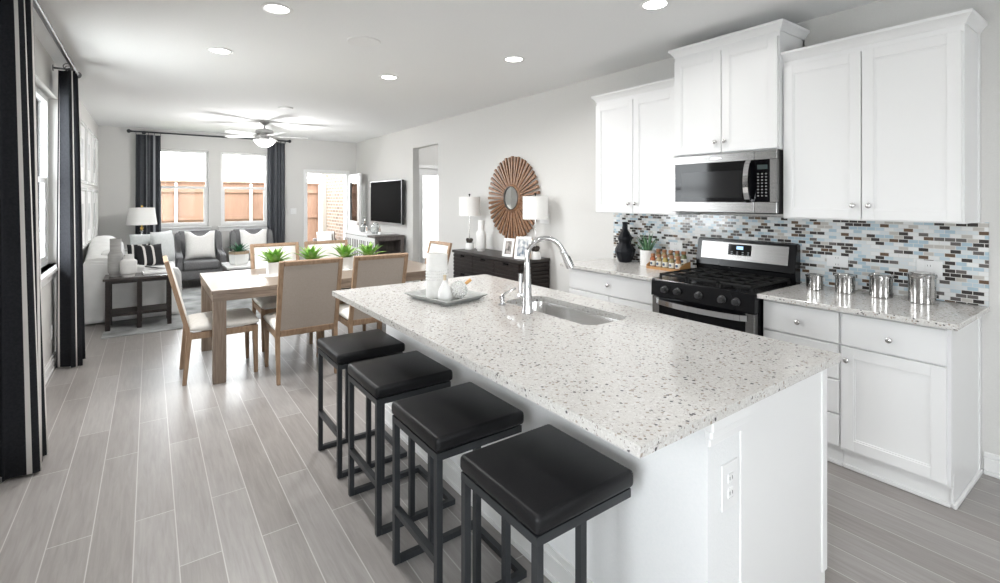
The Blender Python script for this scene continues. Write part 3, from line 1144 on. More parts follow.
# work side fronts (face the range): doors and drawers seen edge-on
for (a, c) in ((0.81, 1.30), (1.30, 1.80), (1.80, 2.31), (2.62, 3.11)):
    m = MB()
    m.b(2.076, 2.095, a + 0.003, c - 0.003, 0.12, 0.69, 0.002)
    m.b(2.094, 2.099, a + 0.003, a + 0.06, 0.12, 0.69).b(2.094, 2.099, c - 0.06, c - 0.003, 0.12, 0.69)
    m.b(2.094, 2.099, a + 0.06, c - 0.06, 0.12, 0.178).b(2.094, 2.099, a + 0.06, c - 0.06, 0.632, 0.69)
    o = build('door', m, CAB, isl, world=True)
    build('knob', MB().lathe([(0.006, 0), (0.0055, 0.012), (0.0155, 0.018), (0.0, 0.028)], 16, (2.099, c - 0.035, 0.62), Matrix.Rotation(PI / 2, 3, 'Y')), NICKEL, o, world=True)
    build('drawer', MB().b(2.076, 2.095, a + 0.003, c - 0.003, 0.70, 0.868, 0.002), CAB, isl, world=True)

solo('island_countertop', MB().plate_hole([(IX0, IY0), (IX1, IY0), (IX1, IY1), (IX0, IY1)], [rrect(SX0, SX1, SY0, SY1, 0.075, 8)], 0.884, 0.914), QUARTZ,
     'large speckled quartz island countertop overhanging the black stools', 'countertop', (1.5, 1.95, 0.884), world=True, smooth=False)

# outlet plate on the island end
def outlet(label, face, loc, w=0.072, h=0.118, slots='duplex', group='outlet plates on the walls'):
    """cover plate; local x across, z up, faces -y"""
    t = T('outlet_plate', label, 'outlet', loc, face, group)
    build('plate', MB().b(-w / 2, w / 2, -0.006, 0, -h / 2, h / 2, 0.0025), PLASTIC, t)
    s = MB()
    for cz in ((-0.022, 0.022) if slots == 'duplex' else (0,)):
        if slots == 'rocker':
            s.b(-0.017, 0.017, -0.009, -0.005, -0.034, 0.034, 0.002)
        else:
            s.b(-0.016, 0.016, -0.0085, -0.005, cz - 0.015, cz + 0.015, 0.003)
    o = build('socket' if slots == 'duplex' else 'rocker_switch', s, PLASTIC, t)
    if slots == 'duplex':
        d = MB()
        for cz in (-0.022, 0.022):
            d.b(-0.008, -0.006, -0.0092, -0.008, cz - 0.004, cz + 0.006)
            d.b(0.006, 0.008, -0.0092, -0.008, cz - 0.004, cz + 0.006)
        build('slots', d, DARKP, o)
    return t


outlet('white outlet plate on the island end below the countertop', 0, (1.405, 0.7845, 0.648), w=0.088, h=0.138)
o_ = outlet('wide white outlet plate on the mosaic behind the canisters, nearer the range', R(-90), (XR - 0.0105, 1.317, 1.088), w=0.124, h=0.075)
o_ = outlet('wide white outlet plate on the mosaic behind the tallest canister', R(-90), (XR - 0.0105, 0.848, 1.088), w=0.118, h=0.105)
o_ = outlet('white outlet plate on the mosaic above the spice rack', R(-90), (XR - 0.0105, 2.535, 1.088), w=0.124, h=0.075)
outlet('small white outlet plate low on the window wall', R(90), (XL + 0.001, 5.76, 0.33))
outlet('white light switch plate on the wall beside the open patio door', 0, (2.40, YF - 0.001, 1.25), w=0.118, h=0.12, slots='rocker')
outlet('wide white switch plate on the wall behind the sideboard lamp', R(-90), (XR - 0.001, 4.27, 1.275), w=0.165, h=0.118, slots='rocker')


# sink
def sink():
    t = T('undermount_sink', 'stainless undermount sink set in the island countertop', 'sink', (1.79, 1.92, 0.68))
    m = MB()
    loops = []
    for inset, z, r in ((-0.012, 0.882, 0.085), (-0.006, 0.882, 0.08), (-0.002, 0.862, 0.078), (0.010, 0.72, 0.075), (0.03, 0.695, 0.07), (0.10, 0.687, 0.05)):
        loops.append([m.bm.verts.new((p[0], p[1], z)) for p in rrect(SX0 + inset, SX1 - inset, SY0 + inset, SY1 - inset, r, 6)])
    for i in range(len(loops) - 1):
        n = len(loops[i])
        for k in range(n):
            m.bm.faces.new((loops[i][k], loops[i][(k + 1) % n], loops[i + 1][(k + 1) % n], loops[i + 1][k]))
    m.bm.faces.new(loops[-1])
    o = build('basin', m, noisy('sink_steel', (0.72, 0.71, 0.70), (0.80, 0.79, 0.78), scale=(1, 30, 30), nscale=6, rough=0.24, metal=1.0), t, world=True, ang=60)
    s = o.modifiers.new('thickness', 'SOLIDIFY')
    s.thickness = 0.002
    build('drain', MB().lathe([(0.045, 0), (0.045, 0.003), (0.03, 0.004), (0.028, 0.001), (0.0, 0.001)], 24, (1.79, 1.92, 0.687)), CHROME, t, world=True)


sink()


def faucet():
    bx, by, bz = 1.578, 1.955, 0.914
    t = T('kitchen_faucet', 'chrome pull-down gooseneck faucet beside the island sink', 'faucet', (bx, by, bz))
    build('base', MB().lathe([(0.030, 0), (0.030, 0.006), (0.026, 0.02), (0.024, 0.06), (0.0225, 0.10), (0.020, 0.17), (0.0165, 0.24), (0.015, 0.26)], 24), CHROME, t)
    # neck: up then an arc towards the sink
    d = Vector((0.885, -0.465, 0)).normalized()
    pts = [Vector((0, 0, 0.255)), Vector((0, 0, 0.285))]
    rad = 0.096
    for k in range(0, 15):
        a = PI - k / 14 * R(160)
        pts.append(d * (rad + rad * math.cos(a)) + Vector((0, 0, 0.287 + rad * math.sin(a))))
    build('neck', MB().tube(pts, 0.0135, 14), CHROME, t)
    end, dirn = pts[-1], (pts[-1] - pts[-2]).normalized()
    M = Vector((0, 0, 1)).rotation_difference(dirn).to_matrix()
    sp = MB().lathe([(0.0145, 0.0), (0.0165, 0.006), (0.0165, 0.012), (0.0155, 0.016), (0.017, 0.03), (0.021, 0.085), (0.022, 0.098), (0.017, 0.1), (0.0, 0.1)], 20, end, M)
    so = build('spray_head', sp, CHROME, t)
    side = d.cross(Vector((0, 0, 1)))
    c = end + dirn * 0.055 + d * 0.019
    build('spray_button', MB().bar(c - dirn * 0.02, c + dirn * 0.02, 0.012, 0.010, up=d, bev=0.002), DARKP, so)
    # side lever
    s = Vector((0.12, 1.0, 0)).normalized()
    lv = MB().cyl((0, 0, 0.075), s * 0.062 + Vector((0, 0, 0.075)), 0.014, 0.0135)
    build('valve', lv.lathe([(0.0145, 0), (0.016, 0.01), (0.016, 0.022), (0.0, 0.026)], 18, s * 0.055 + Vector((0, 0, 0.075)), Vector((0, 0, 1)).rotation_difference(s).to_matrix()), CHROME, t)
    q = s * 0.068 + Vector((0, 0, 0.08))
    build('lever', MB().tube([q, q + Vector((0.004, 0.006, 0.03)), q + Vector((0.012, 0.012, 0.11))], [0.008, 0.0085, 0.0125], 12), CHROME, t)


faucet()


def soap():
    t = T('soap_dispenser', 'small chrome soap dispenser on the island beside the faucet', 'soap dispenser', (1.587, 2.185, 0.914))
    build('base', MB().lathe([(0.022, 0), (0.022, 0.006), (0.013, 0.012), (0.012, 0.03), (0.015, 0.033), (0.015, 0.046), (0.011, 0.05), (0.0, 0.051)], 18), CHROME, t)
    build('spout', MB().tube([(0, 0, 0.048), (0.015, -0.006, 0.062), (0.045, -0.02, 0.078), (0.07, -0.03, 0.088)], [0.007, 0.007, 0.006, 0.005], 10), CHROME, t)


soap()


# ------------------------------------------------------------------ bar stools
def pad(mb, w, d, z0, h, crown=0.008, n=14):
    """rounded, slightly domed cushion centred on the origin"""
    def shape(u, v, top):
        x = (u - 0.5) * 2
        y = (v - 0.5) * 2
        e = (1 - abs(x) ** 9) * (1 - abs(y) ** 9)
        e = max(e, 0) ** 0.35
        xx = x * w / 2 * (1 - 0.006 * (1 - e))
        yy = y * d / 2 * (1 - 0.006 * (1 - e))
        zz = z0 + h / 2 + (1 if top else -1) * (h / 2) * e + (crown * (1 - x * x) * (1 - y * y) if top else 0)
        return (xx, yy, zz)
    # denser samples near the rim
    def dens(u):
        x = (u - 0.5) * 2
        return 0.5 + 0.5 * math.copysign(1 - (1 - abs(x)) ** 2.2, x)
    mb.surf(lambda u, v: shape(dens(u), dens(v), True), n, n)
    mb.surf(lambda u, v: shape(dens(v), dens(u), False), n, n)
    bmesh.ops.remove_doubles(mb.bm, verts=mb.bm.verts[:], dist=1e-5)
    return mb


def stool():
    t = T('bar_stool', 'x', 'stool', (1.02, 1.17, 0), 0, 'black bar stools along the island')
    W2 = 0.195
    build('seat', MB().b(-0.197, 0.197, -0.20, 0.20, 0.612, 0.666, 0.016, seg=4), LEATHER, t, ang=60)
    s = 0.024
    def q(a, b_, c=None):
        return a, b_
    fx = -0.180     # legs on the open side
    mx_ = -0.018    # second pair
    rx = 0.21
    fr = MB()
    zt = 0.609
    for y in (-0.18, 0.18):
        fr.b(fx - s / 2, 0.185, y - s / 2, y + s / 2, zt - 0.026, zt)
    fr.b(fx - s / 2, fx + s / 2, -0.18 + s / 2, 0.18 - s / 2, zt - 0.026, zt)
    fr.b(0.185 - s, 0.185, -0.18 + s / 2, 0.18 - s / 2, zt - 0.026, zt)
    build('seat_frame', fr, BMETAL, t, smooth=False)
    for x_ in (fx, mx_):
        for y in (-0.18, 0.18):
            build('leg', MB().b(x_ - s / 2, x_ + s / 2, y - s / 2, y + s / 2, 0.0 if x_ == fx else 0.026, zt - 0.026, 0.001), BMETAL, t, smooth=False)
    bf = MB()
    for y in (-0.18, 0.18):
        bf.b(fx + s / 2, rx, y - s / 2, y + s / 2, 0.0, 0.026)
    bf.b(rx - s, rx, -0.18 + s / 2, 0.18 - s / 2, 0.0, 0.026)
    build('base_frame', bf, BMETAL, t, smooth=False)
    build('footrest', MB().b(fx - s / 2, fx + s / 2, -0.18 + s / 2, 0.18 - s / 2, 0.215, 0.241), BMETAL, t, smooth=False)
    return t


st0 = stool()
SL = ['black leather bar stool at the island, the one nearest the outlet end', 'second black bar stool counting from the island end with the outlet',
      'third black bar stool counting from the island end with the outlet', 'black bar stool at the far island corner, next to the dining chairs']
for i, (sx, sy) in enumerate(((1.018, 1.175), (1.005, 1.70), (1.01, 2.265), (1.01, 2.815))):
    if i == 0:
        st0.location = (sx, sy, 0)
        st0['label'] = SL[0]
    else:
        dup(st0, (sx, sy, 0), 0, SL[i])


# ------------------------------------------------------------------ dining table and chairs
TX0, TX1, TY0, TY1 = 0.405, 2.56, 4.535, 5.70
tb = T('dining_table', 'weathered oak dining table with thick square legs', 'table', (1.48, 5.12, 0))
build('tabletop', MB().b(TX0, TX1, TY0, TY1, 0.725, 0.76, 0.003), TABLEW, tb, world=True)
build('apron', MB().b(TX0 + 0.008, TX1 - 0.008, TY0 + 0.008, TY0 + 0.035, 0.668, 0.725).b(TX0 + 0.008, TX1 - 0.008, TY1 - 0.035, TY1 - 0.008, 0.668, 0.725)
      .b(TX0 + 0.008, TX0 + 0.035, TY0 + 0.035, TY1 - 0.035, 0.668, 0.725).b(TX1 - 0.035, TX1 - 0.008, TY0 + 0.035, TY1 - 0.035, 0.668, 0.725), TABLEW, tb, world=True, smooth=False)
TABLEL = noisy('weathered_oak_upright', (0.165, 0.12, 0.088), (0.24, 0.182, 0.138), scale=(14, 14, 1.2), nscale=5, detail=6, rough=0.4)
for lx in (TX0 + 0.012, TX1 - 0.107):
    for ly in (TY0 + 0.012, TY1 - 0.107):
        build('leg', MB().b(lx, lx + 0.095, ly, ly + 0.095, 0, 0.725, 0.003), TABLEL, tb, world=True)


def dining_chair():
    """faces +y; origin under the seat centre"""
    t = T('dining_chair', 'x', 'chair', (0, 0, 0), 0, 'dining chairs around the oak table')
    w, hw = 0.50, 0.25
    yb = -0.235
    # leaning back: board from z 0.37 to 1.01
    lean = R(14)
    M = Matrix.Translation((0, yb, 0.40)) @ Matrix.Rotation(lean, 4, 'X')
    f = MB()
    st = 0.036
    H = 0.625
    f.b(-hw, -hw + st, -0.016, 0.016, -0.02, H, 0.004)
    f.b(hw - st, hw, -0.016, 0.016, -0.02, H, 0.004)
    f.b(-hw + st, hw - st, -0.016, 0.016, H - st, H, 0.004)
    f.b(-hw + st, hw - st, -0.016, 0.016, -0.02, 0.035, 0.004)
    bf = build('back_frame', f.xf(M), OAK, t)
    build('back_panel', MB().b(-hw + st, hw - st, -0.010, 0.0, 0.035, H - st).xf(M), LINEN, t, smooth=False)
    c = MB()
    c.surf(lambda u, v: ((u - .5) * 2 * (hw - st), 0.004 + 0.026 * (max(0, (1 - abs(2 * u - 1) ** 6) * (1 - abs(2 * v - 1) ** 6))) ** 0.5, 0.035 + v * (H - st - 0.035)), 12, 14)
    build('back_cushion', c.xf(M), CREAM, t, ang=80)
    # seat
    s = pad(MB(), 0.50, 0.51, 0.41, 0.072, 0.012)
    s.xf(Matrix.Translation((0, 0.025, 0)))
    build('seat', s, CREAM, t, ang=60)
    r = MB()
    r.b(-hw + 0.01, hw - 0.01, 0.242, 0.268, 0.36, 0.412).b(-hw + 0.01, -hw + 0.035, -0.22, 0.242, 0.36, 0.412).b(hw - 0.035, hw - 0.01, -0.22, 0.242, 0.36, 0.412)
    build('seat_rail', r, OAK, t, smooth=False)
    for sx in (-1, 1):
        build('leg', MB().bar((sx * (hw - 0.022), 0.250, 0.412), (sx * (hw - 0.026), 0.258, 0.0), 0.042, 0.042, up=(0, 1, 0), bev=0.003, w1=0.028, d1=0.028), OAK, t)
        build('leg', MB().bar((sx * (hw - 0.018), yb + 0.006, 0.42), (sx * (hw - 0.020), yb - 0.030, 0.0), 0.036, 0.040, up=(0, 1, 0), bev=0.003, w1=0.027, d1=0.030), OAK, t)
    return t


c0 = dining_chair()
CH = [((1.075, 4.50), 0, 'linen-backed dining chair with its back to us, nearer the table corner'),
      ((1.672, 4.50), 0, 'linen-backed dining chair with its back to us, beside the island corner'),
      ((0.493, 4.90), R(-90), 'dining chair at the table end by the side table, seen edge-on'),
      ((1.135, 5.50), R(180), 'cream dining chair across the table, behind the first potted plant'),
      ((1.700, 5.50), R(180), 'cream dining chair across the table, in front of the patio door'),
      ((2.36, 5.00), R(90), 'cream dining chair at the table end near the sideboard')]
for i, ((cx, cyy), rz, lab) in enumerate(CH):
    if i == 0:
        c0.location = (cx, cyy, 0)
        c0.rotation_euler = (0, 0, rz)
        c0['label'] = lab
    else:
        dup(c0, (cx, cyy, 0), rz, lab)


# ------------------------------------------------------------------ plants
def rosette(mb, n, length, width, z0, seed, spread=(20, 78), droop=0.25, r0=0.012, thick=0.005, lenv=0.2):
    """succulent rosette: pointed, channelled leaves with thickness"""
    rnd = random.Random(seed)
    for k in range(n):
        a = k * 2.39996 + rnd.uniform(-0.2, 0.2)
        fr = k / max(1, n - 1)
        el = R(spread[1] + (spread[0] - spread[1]) * fr + rnd.uniform(-6, 6))
        L = length * (1 - lenv * (1 - fr)) * rnd.uniform(0.88, 1.08)
        dirv = Vector((math.cos(a), math.sin(a), 0))
        side = Vector((-math.sin(a), math.cos(a), 0))
        rows = []
        ns = 7
        for i in range(ns + 1):
            s = i / ns
            e = el - droop * s * s
            p = dirv * (r0 + L * s * math.cos(e)) + Vector((0, 0, z0 + L * s * math.sin(e)))
            wd = width * (0.55 + 1.6 * s * (1 - s) * 1.1) * (1 - s ** 3) + 0.0006
            up = (dirv * -math.sin(e) + Vector((0, 0, math.cos(e))))
            rows.append([mb.bm.verts.new(p + side * wd / 2 + up * wd * 0.16), mb.bm.verts.new(p), mb.bm.verts.new(p - side * wd / 2 + up * wd * 0.16), mb.bm.verts.new(p - up * thick * (1 - s))])
        for i in range(ns):
            for j in range(4):
                j2 = (j + 1) % 4
                f_ = mb.bm.faces.new((rows[i][j], rows[i][j2], rows[i + 1][j2], rows[i + 1][j]))
                f_.material_index = mb.mi
        mb.bm.faces.new(rows[-1])
        mb.bm.faces.new(list(reversed(rows[0])))
    return mb


def box_pot(mb, w0, w1, h, wall=0.008):
    v = []
    for ww, z in ((w0, 0), (w1, h), (w1 - wall * 2, h), (w1 - wall * 2.2, h - 0.02)):
        v.append([mb.bm.verts.new((sx * ww / 2, sy * ww / 2, z)) for sx, sy in ((-1, -1), (1, -1), (1, 1), (-1, 1))])
    mb.bm.faces.new(list(reversed(v[0])))
    for i in range(3):
        for k in range(4):
            mb.bm.faces.new((v[i][k], v[i][(k + 1) % 4], v[i + 1][(k + 1) % 4], v[i + 1][k]))
    return mb


runner = solo('table_runner_tray', MB().b(0.86, 2.06, 5.02, 5.22, 0.760, 0.766, 0.002), CERM, 'long white tray under the four potted plants on the dining table', 'tray', (1.46, 5.12, 0.760), world=True)
PL = ['green succulent in a white square pot, nearest the table corner', 'green succulent in a white pot, second from the table corner', 'green succulent in a white pot, third from the table corner', 'green succulent in a white pot, farthest along toward the sideboard']
for i, px in enumerate((0.985, 1.33, 1.67, 1.93)):
    t = T('potted_succulent', PL[i], 'plant', (px, 5.12, 0.766), 0, 'succulents in a row on the dining table')
    build('pot', box_pot(MB(), 0.125, 0.135, 0.125), CERW, t, smooth=False)
    build('soil', MB().b(-0.057, 0.057, -0.057, 0.057, 0.106, 0.112), SOIL, t, smooth=False)
    build('foliage', rosette(MB(), 22, 0.215, 0.060, 0.105, 11 + i, (24, 80), 0.16), LEAF, t, ang=60)


# ------------------------------------------------------------------ sideboard wall
def sideboard():
    y0, y1, x0, x1, H = 4.16, 5.62, 3.255, 3.695, 0.83
    t = T('sideboard', 'dark espresso sideboard with grooved drawer fronts under the sunburst mirror', 'sideboard', (3.47, 4.89, 0))
    build('body', MB().b(x0 + 0.022, x1, y0 + 0.02, y1 - 0.02, 0.07, H - 0.035), DARKW, t, world=True, smooth=False)
    build('top', MB().b(x0, x1, y0, y1, H - 0.035, H, 0.003), noisy('espresso_wood_top', (0.022, 0.018, 0.016), (0.04, 0.033, 0.03), scale=(8, 1, 8), nscale=6, rough=0.4), t, world=True)
    for c in range(3):
        a = y0 + 0.03 + c * (y1 - y0 - 0.06) / 3
        b_ = a + (y1 - y0 - 0.06) / 3 - 0.006
        for r_ in range(3):
            z1 = H - 0.045 - r_ * 0.235
            z0 = z1 - 0.228
            m = MB().b(x0 + 0.012, x0 + 0.022, a, b_, z0, z1)
            for k in range(5):
                zz = z0 + 0.004 + k * (z1 - z0) / 5
                if k == 4:
                    m.b(x0 + 0.001, x0 + 0.013, a, (a + b_) / 2 - 0.05, zz, zz + 0.036, 0.002)
                    m.b(x0 + 0.001, x0 + 0.013, (a + b_) / 2 + 0.05, b_, zz, zz + 0.036, 0.002)
                else:
                    m.b(x0 + 0.001, x0 + 0.013, a, b_, zz, zz + 0.036, 0.002)
            o = build('drawer', m, DARKW, t, world=True, smooth=False)
            build('pull', MB().b(x0 + 0.006, x0 + 0.013, (a + b_) / 2 - 0.048, (a + b_) / 2 + 0.048, z1 - 0.028, z1 - 0.006), BLK, o, world=True, smooth=False)
    s = MB()
    for k in range(16):
        zz = 0.075 + k * 0.0447
        s.b(x0 + 0.024, x1 - 0.004, y0 + 0.008, y0 + 0.021, zz, zz + 0.038, 0.002)
    build('side_slats', s, DARKW, t, world=True, smooth=False)
    for (lx, ly) in ((x0 + 0.03, y0 + 0.03), (x0 + 0.03, y1 - 0.08), (x1 - 0.08, y0 + 0.03), (x1 - 0.08, y1 - 0.08)):
        build('leg', MB().b(lx, lx + 0.05, ly, ly + 0.05, 0, 0.07), DARKW, t, world=True, smooth=False)


sideboard()


def sunburst():
    c = Vector((XR - 0.035, 4.845, 1.512))
    t = T('sunburst_mirror', 'round brown wood sunburst mirror on the wall over the sideboard', 'mirror', c)
    m = MB()
    n = 48
    for k in range(n):
        a = 2 * PI * k / n
        r1 = 0.522 if k % 2 == 0 else 0.514
        d = Vector((0, math.cos(a), math.sin(a)))
        off = Vector((-0.004 if k % 2 == 0 else 0.002, 0, 0))
        m.bar(d * 0.155 + off, d * r1 + off, 0.019, 0.020, up=(1, 0, 0), bev=0.003, w1=0.035, d1=0.028)
    build('rays', m, COPPER, t)
    RY = Matrix.Rotation(-PI / 2, 3, 'Y')
    build('ring', MB().lathe([(0.172, -0.03), (0.178, 0.0), (0.172, 0.016), (0.160, 0.026), (0.150, 0.028), (0.140, 0.018)], 48, (0, 0, 0), RY, caps=False), COPPER, t)
    build('inner_rim', MB().lathe([(0.150, 0.026), (0.148, 0.034), (0.140, 0.034), (0.138, 0.020)], 48, (0, 0, 0), RY, caps=False), mat('dark_rim', (0.03, 0.025, 0.02), 0.4), t)
    build('mirror_glass', MB().lathe([(0.146, 0.0195), (0.146, 0.0215), (0.0, 0.0215)], 48, (0, 0, 0), RY), MIRROR, t)
    build('back_plate', MB().lathe([(0.19, -0.034), (0.19, -0.012), (0.0, -0.012)], 32, (0, 0, 0), RY), DARKP, t)


sunburst()


def shade_mb(r0, r1, z0, z1, t=0.003):
    return MB().lathe([(r0, z0), (r1, z1), (r1 - t, z1), (r0 - t, z0), (r0, z0)], 40, caps=False)


def side_lamp(label, loc, sr=0.142):
    t = T('table_lamp', label, 'lamp', loc, 0, 'matching white lamps on the sideboard')
    build('base', MB().lathe([(0.062, 0), (0.064, 0.01), (0.056, 0.07), (0.05, 0.085), (0.0, 0.085)], 28), CERW, t)
    kb = MB()
    rnd = random.Random(3)
    for k in range(10):
        a = k * 2.4
        kb.lathe([(0.0, -0.024), (0.017, -0.017), (0.024, 0), (0.017, 0.017), (0.0, 0.024)], 8, (0.026 * math.cos(a), 0.026 * math.sin(a), 0.112 + 0.014 * math.sin(k * 1.7)))
    build('wooden_cluster', kb, mat('dark_driftwood', (0.028, 0.02, 0.016), 0.7) if 'dark_driftwood' not in bpy.data.materials else bpy.data.materials['dark_driftwood'], t)
    build('stem', MB().cyl((0, 0, 0.085), (0, 0, 0.70), 0.008), NICKEL, t)
    build('lamp_shade', shade_mb(sr, sr, 0.445, 0.70), SHADE, t)
    build('finial', MB().lathe([(0.005, 0.69), (0.005, 0.715), (0.013, 0.722), (0.013, 0.735), (0.0, 0.742)], 14), BLK, t)
    sp = MB()
    for k in range(3):
        a = k * 2 * PI / 3
        sp.cyl((0, 0, 0.695), ((sr - 0.003) * math.cos(a), (sr - 0.003) * math.sin(a), 0.695), 0.002, seg=6)
    build('shade_spider', sp, NICKEL, t)


side_lamp('white drum lamp on the sideboard, beside the tall white vase', (3.48, 5.54, 0.83))
side_lamp('white drum lamp on the sideboard end near the faucet, overlapping the mirror', (3.50, 4.19, 0.83))
solo('ceramic_vase', MB().lathe([(0.050, 0), (0.052, 0.02), (0.064, 0.03), (0.066, 0.05), (0.066, 0.215), (0.060, 0.24), (0.044, 0.262), (0.041, 0.275), (0.042, 0.392), (0.038, 0.396), (0.034, 0.39), (0.034, 0.30)], 32, caps=False).lathe([(0.0, 0.0), (0.050, 0.0)], 32, caps=False), CERM,
     'tall pale bottle-shaped vase on the sideboard beside the drum lamp', 'vase', (3.48, 5.26, 0.83))


def photo_frame(label, loc, rz, w, h, art):
    t = T('photo_frame', label, 'picture frame', loc, rz, 'photo frames on the sideboard')
    M = Matrix.Rotation(R(-14), 4, 'X')
    f_ = MB()
    b_ = 0.03
    f_.b(-w / 2, -w / 2 + b_, 0, 0.018, 0, h, 0.002).b(w / 2 - b_, w / 2, 0, 0.018, 0, h, 0.002)
    f_.b(-w / 2 + b_, w / 2 - b_, 0, 0.018, 0, b_, 0.002).b(-w / 2 + b_, w / 2 - b_, 0, 0.018, h - b_, h, 0.002)
    build('frame', f_.xf(M), CERW, t)
    build('photo', MB().b(-w / 2 + b_, w / 2 - b_, 0.006, 0.010, b_, h - b_).xf(M), art, t, smooth=False)
    build('easel_back', MB().b(-w / 2, w / 2, 0.0185, 0.024, 0.004, h - 0.004).xf(M), BRASS_TIP, t, smooth=False)
    build('easel_leg', MB().bar((0, 0.05, h * 0.6), (0, 0.105, 0.003), 0.03, 0.004, up=(0, 1, 0)), DARKP, t, smooth=False)


ART1 = noisy('dark_photo_print', (0.05, 0.04, 0.035), (0.55, 0.50, 0.46), nscale=18, rough=0.4)
ART2 = noisy('blue_photo_print', (0.08, 0.11, 0.16), (0.62, 0.62, 0.60), nscale=22, rough=0.4)
photo_frame('small white photo frame on the sideboard, closest to the vase', (3.37, 4.55, 0.831), R(-72), 0.15, 0.215, ART1)
photo_frame('white photo frame leaning behind the first frame on the sideboard', (3.52, 4.43, 0.831), R(-62), 0.16, 0.225, ART1)
photo_frame('larger white photo frame on the sideboard, beside the lamp base', (3.35, 4.255, 0.831), R(-66), 0.19, 0.255, ART2)


# ------------------------------------------------------------------ worktop things
def canister(label, x, y, r, h):
    t = T('steel_canister', label, 'canister', (x, y, 0.914), 0, 'stainless canisters on the worktop')
    build('body', MB().lathe([(r - 0.003, 0), (r, 0.004), (r, h * 0.82), (r + 0.0012, h * 0.825), (r + 0.0012, h * 0.84), (r - 0.001, h * 0.845)], 36), CANST, t)
    lid = build('lid', MB().lathe([(r + 0.003, h * 0.845), (r + 0.0045, h * 0.86), (r + 0.0045, h * 0.945), (r + 0.001, h * 0.96), (r - 0.006, h * 0.97), (r - 0.008, h), (0.0, h)], 36), CANST, t)
    c = MB()
    for a in (R(200), R(20)):
        d = Vector((math.cos(a), math.sin(a), 0))
        c.bar(d * (r + 0.007) + Vector((0, 0, h * 0.62)), d * (r + 0.009) + Vector((0, 0, h * 0.9)), 0.012, 0.005, up=d)
        c.tube([d * (r + 0.004) + Vector((0, 0, h * 0.70)), d * (r + 0.020) + Vector((0, 0, h * 0.78)), d * (r + 0.006) + Vector((0, 0, h * 0.92))], 0.002, 6)
    build('clasp', c, CHROME, t)


canister('smallest steel canister, next to the range', 3.50, 1.375, 0.047, 0.100)
canister('second smallest steel canister, below the double outlet plate', 3.53, 1.215, 0.052, 0.118)
canister('second tallest steel canister, between two others', 3.545, 1.035, 0.056, 0.140)
canister('tallest steel canister, at the open end of the worktop', 3.545, 0.845, 0.061, 0.172)

# faceted black gourd vase
gv = MB()
gp = [(0.052, 0.0), (0.060, 0.006), (0.088, 0.075), (0.094, 0.10), (0.088, 0.128), (0.058, 0.175), (0.056, 0.183), (0.068, 0.215), (0.066, 0.235), (0.036, 0.285), (0.026, 0.305), (0.023, 0.345), (0.026, 0.372), (0.020, 0.372), (0.017, 0.33)]
gv.lathe(gp, 11)
solo('gourd_vase', gv, CERB, 'black faceted double-gourd vase on the worktop against the mosaic', 'vase', (3.60, 3.01, 0.914), smooth=False)

t = T('potted_aloe', 'small aloe in a white round pot beside the black vase', 'plant', (3.585, 2.745, 0.914))
build('pot', MB().lathe([(0.062, 0), (0.064, 0.004), (0.066, 0.135), (0.060, 0.135), (0.058, 0.115)], 32), CERW, t)
build('soil', MB().lathe([(0.0605, 0.112), (0.0605, 0.118), (0.0, 0.120)], 24), SOIL, t)
build('foliage', rosette(MB(), 15, 0.185, 0.020, 0.115, 5, (48, 88), 0.12, 0.02, 0.007, 0.05), LEAFA, t, ang=60)


def spice_rack():
    cx, cyy, rz = 3.50, 2.475, R(0)
    t = T('spice_rack', 'two-tier bamboo spice rack on the worktop beside the range', 'rack', (cx, cyy, 0.914))
    m = MB()
    m.b(-0.075, 0.075, -0.155, 0.155, 0, 0.012, 0.002)
    m.b(0.0, 0.075, -0.155, 0.155, 0.012, 0.045, 0.002)
    build('base', m, BAMBOO, t)
    for y in (-0.160, 0.155):
        build('end_board', MB().prism([(-0.075, 0.0), (0.075, 0.0), (0.075, 0.075), (0.0, 0.065), (-0.075, 0.032)], y, y + 0.006, axis='y'), BAMBOO, t, smooth=False)
    build('rail', MB().b(-0.079, -0.073, -0.155, 0.155, 0.0, 0.022), BAMBOO, t, smooth=False)
    cols = [(0.28, 0.08, 0.03), (0.30, 0.22, 0.11), (0.34, 0.27, 0.08), (0.22, 0.18, 0.08), (0.28, 0.13, 0.05), (0.20, 0.14, 0.06), (0.30, 0.21, 0.09), (0.14, 0.09, 0.04), (0.26, 0.21, 0.07), (0.12, 0.13, 0.05)]
    words = ['first', 'second', 'third', 'fourth', 'fifth']
    i = 0
    lidm = mat('copper_lid', (0.34, 0.17, 0.09), 0.35, 0.7)
    lab = mat('cream_jar_label', (0.72, 0.70, 0.64), 0.6)
    disc = mat('navy_label_disc', (0.03, 0.06, 0.12), 0.6)
    for row, (rx, rz0) in enumerate(((-0.037, 0.012), (0.037, 0.045))):
        for k in range(5):
            yy = 0.122 - k * 0.061
            j = T('spice_jar', '%s spice jar from the aloe pot in the %s row of the bamboo rack' % (words[k], 'front' if row == 0 else 'raised back'), 'jar', (cx + rx, cyy + yy, 0.915 + rz0), 0, 'spice jars in the bamboo rack')
            g = MB().lathe([(0.020, 0), (0.023, 0.003), (0.023, 0.068), (0.019, 0.078), (0.016, 0.082), (0.016, 0.09)], 18)
            build('glass_body', g, mat('spice_filled_glass', cols[i], 0.15), j)
            lb = build('paper_label', MB().lathe([(0.0234, 0.012), (0.0236, 0.013), (0.0236, 0.052), (0.0234, 0.053)], 18, caps=False), lab, j)
            build('label_disc', MB().lathe([(0.0, 0.0245), (0.011, 0.0243), (0.011, 0.022)], 14, (0, 0, 0.033), Matrix.Rotation(-PI / 2, 3, 'Y') if True else None), disc, lb)
            build('lid', MB().lathe([(0.018, 0.088), (0.0185, 0.09), (0.0185, 0.110), (0.017, 0.112), (0.0, 0.112)], 18), lidm, j)
            i += 1


spice_rack()


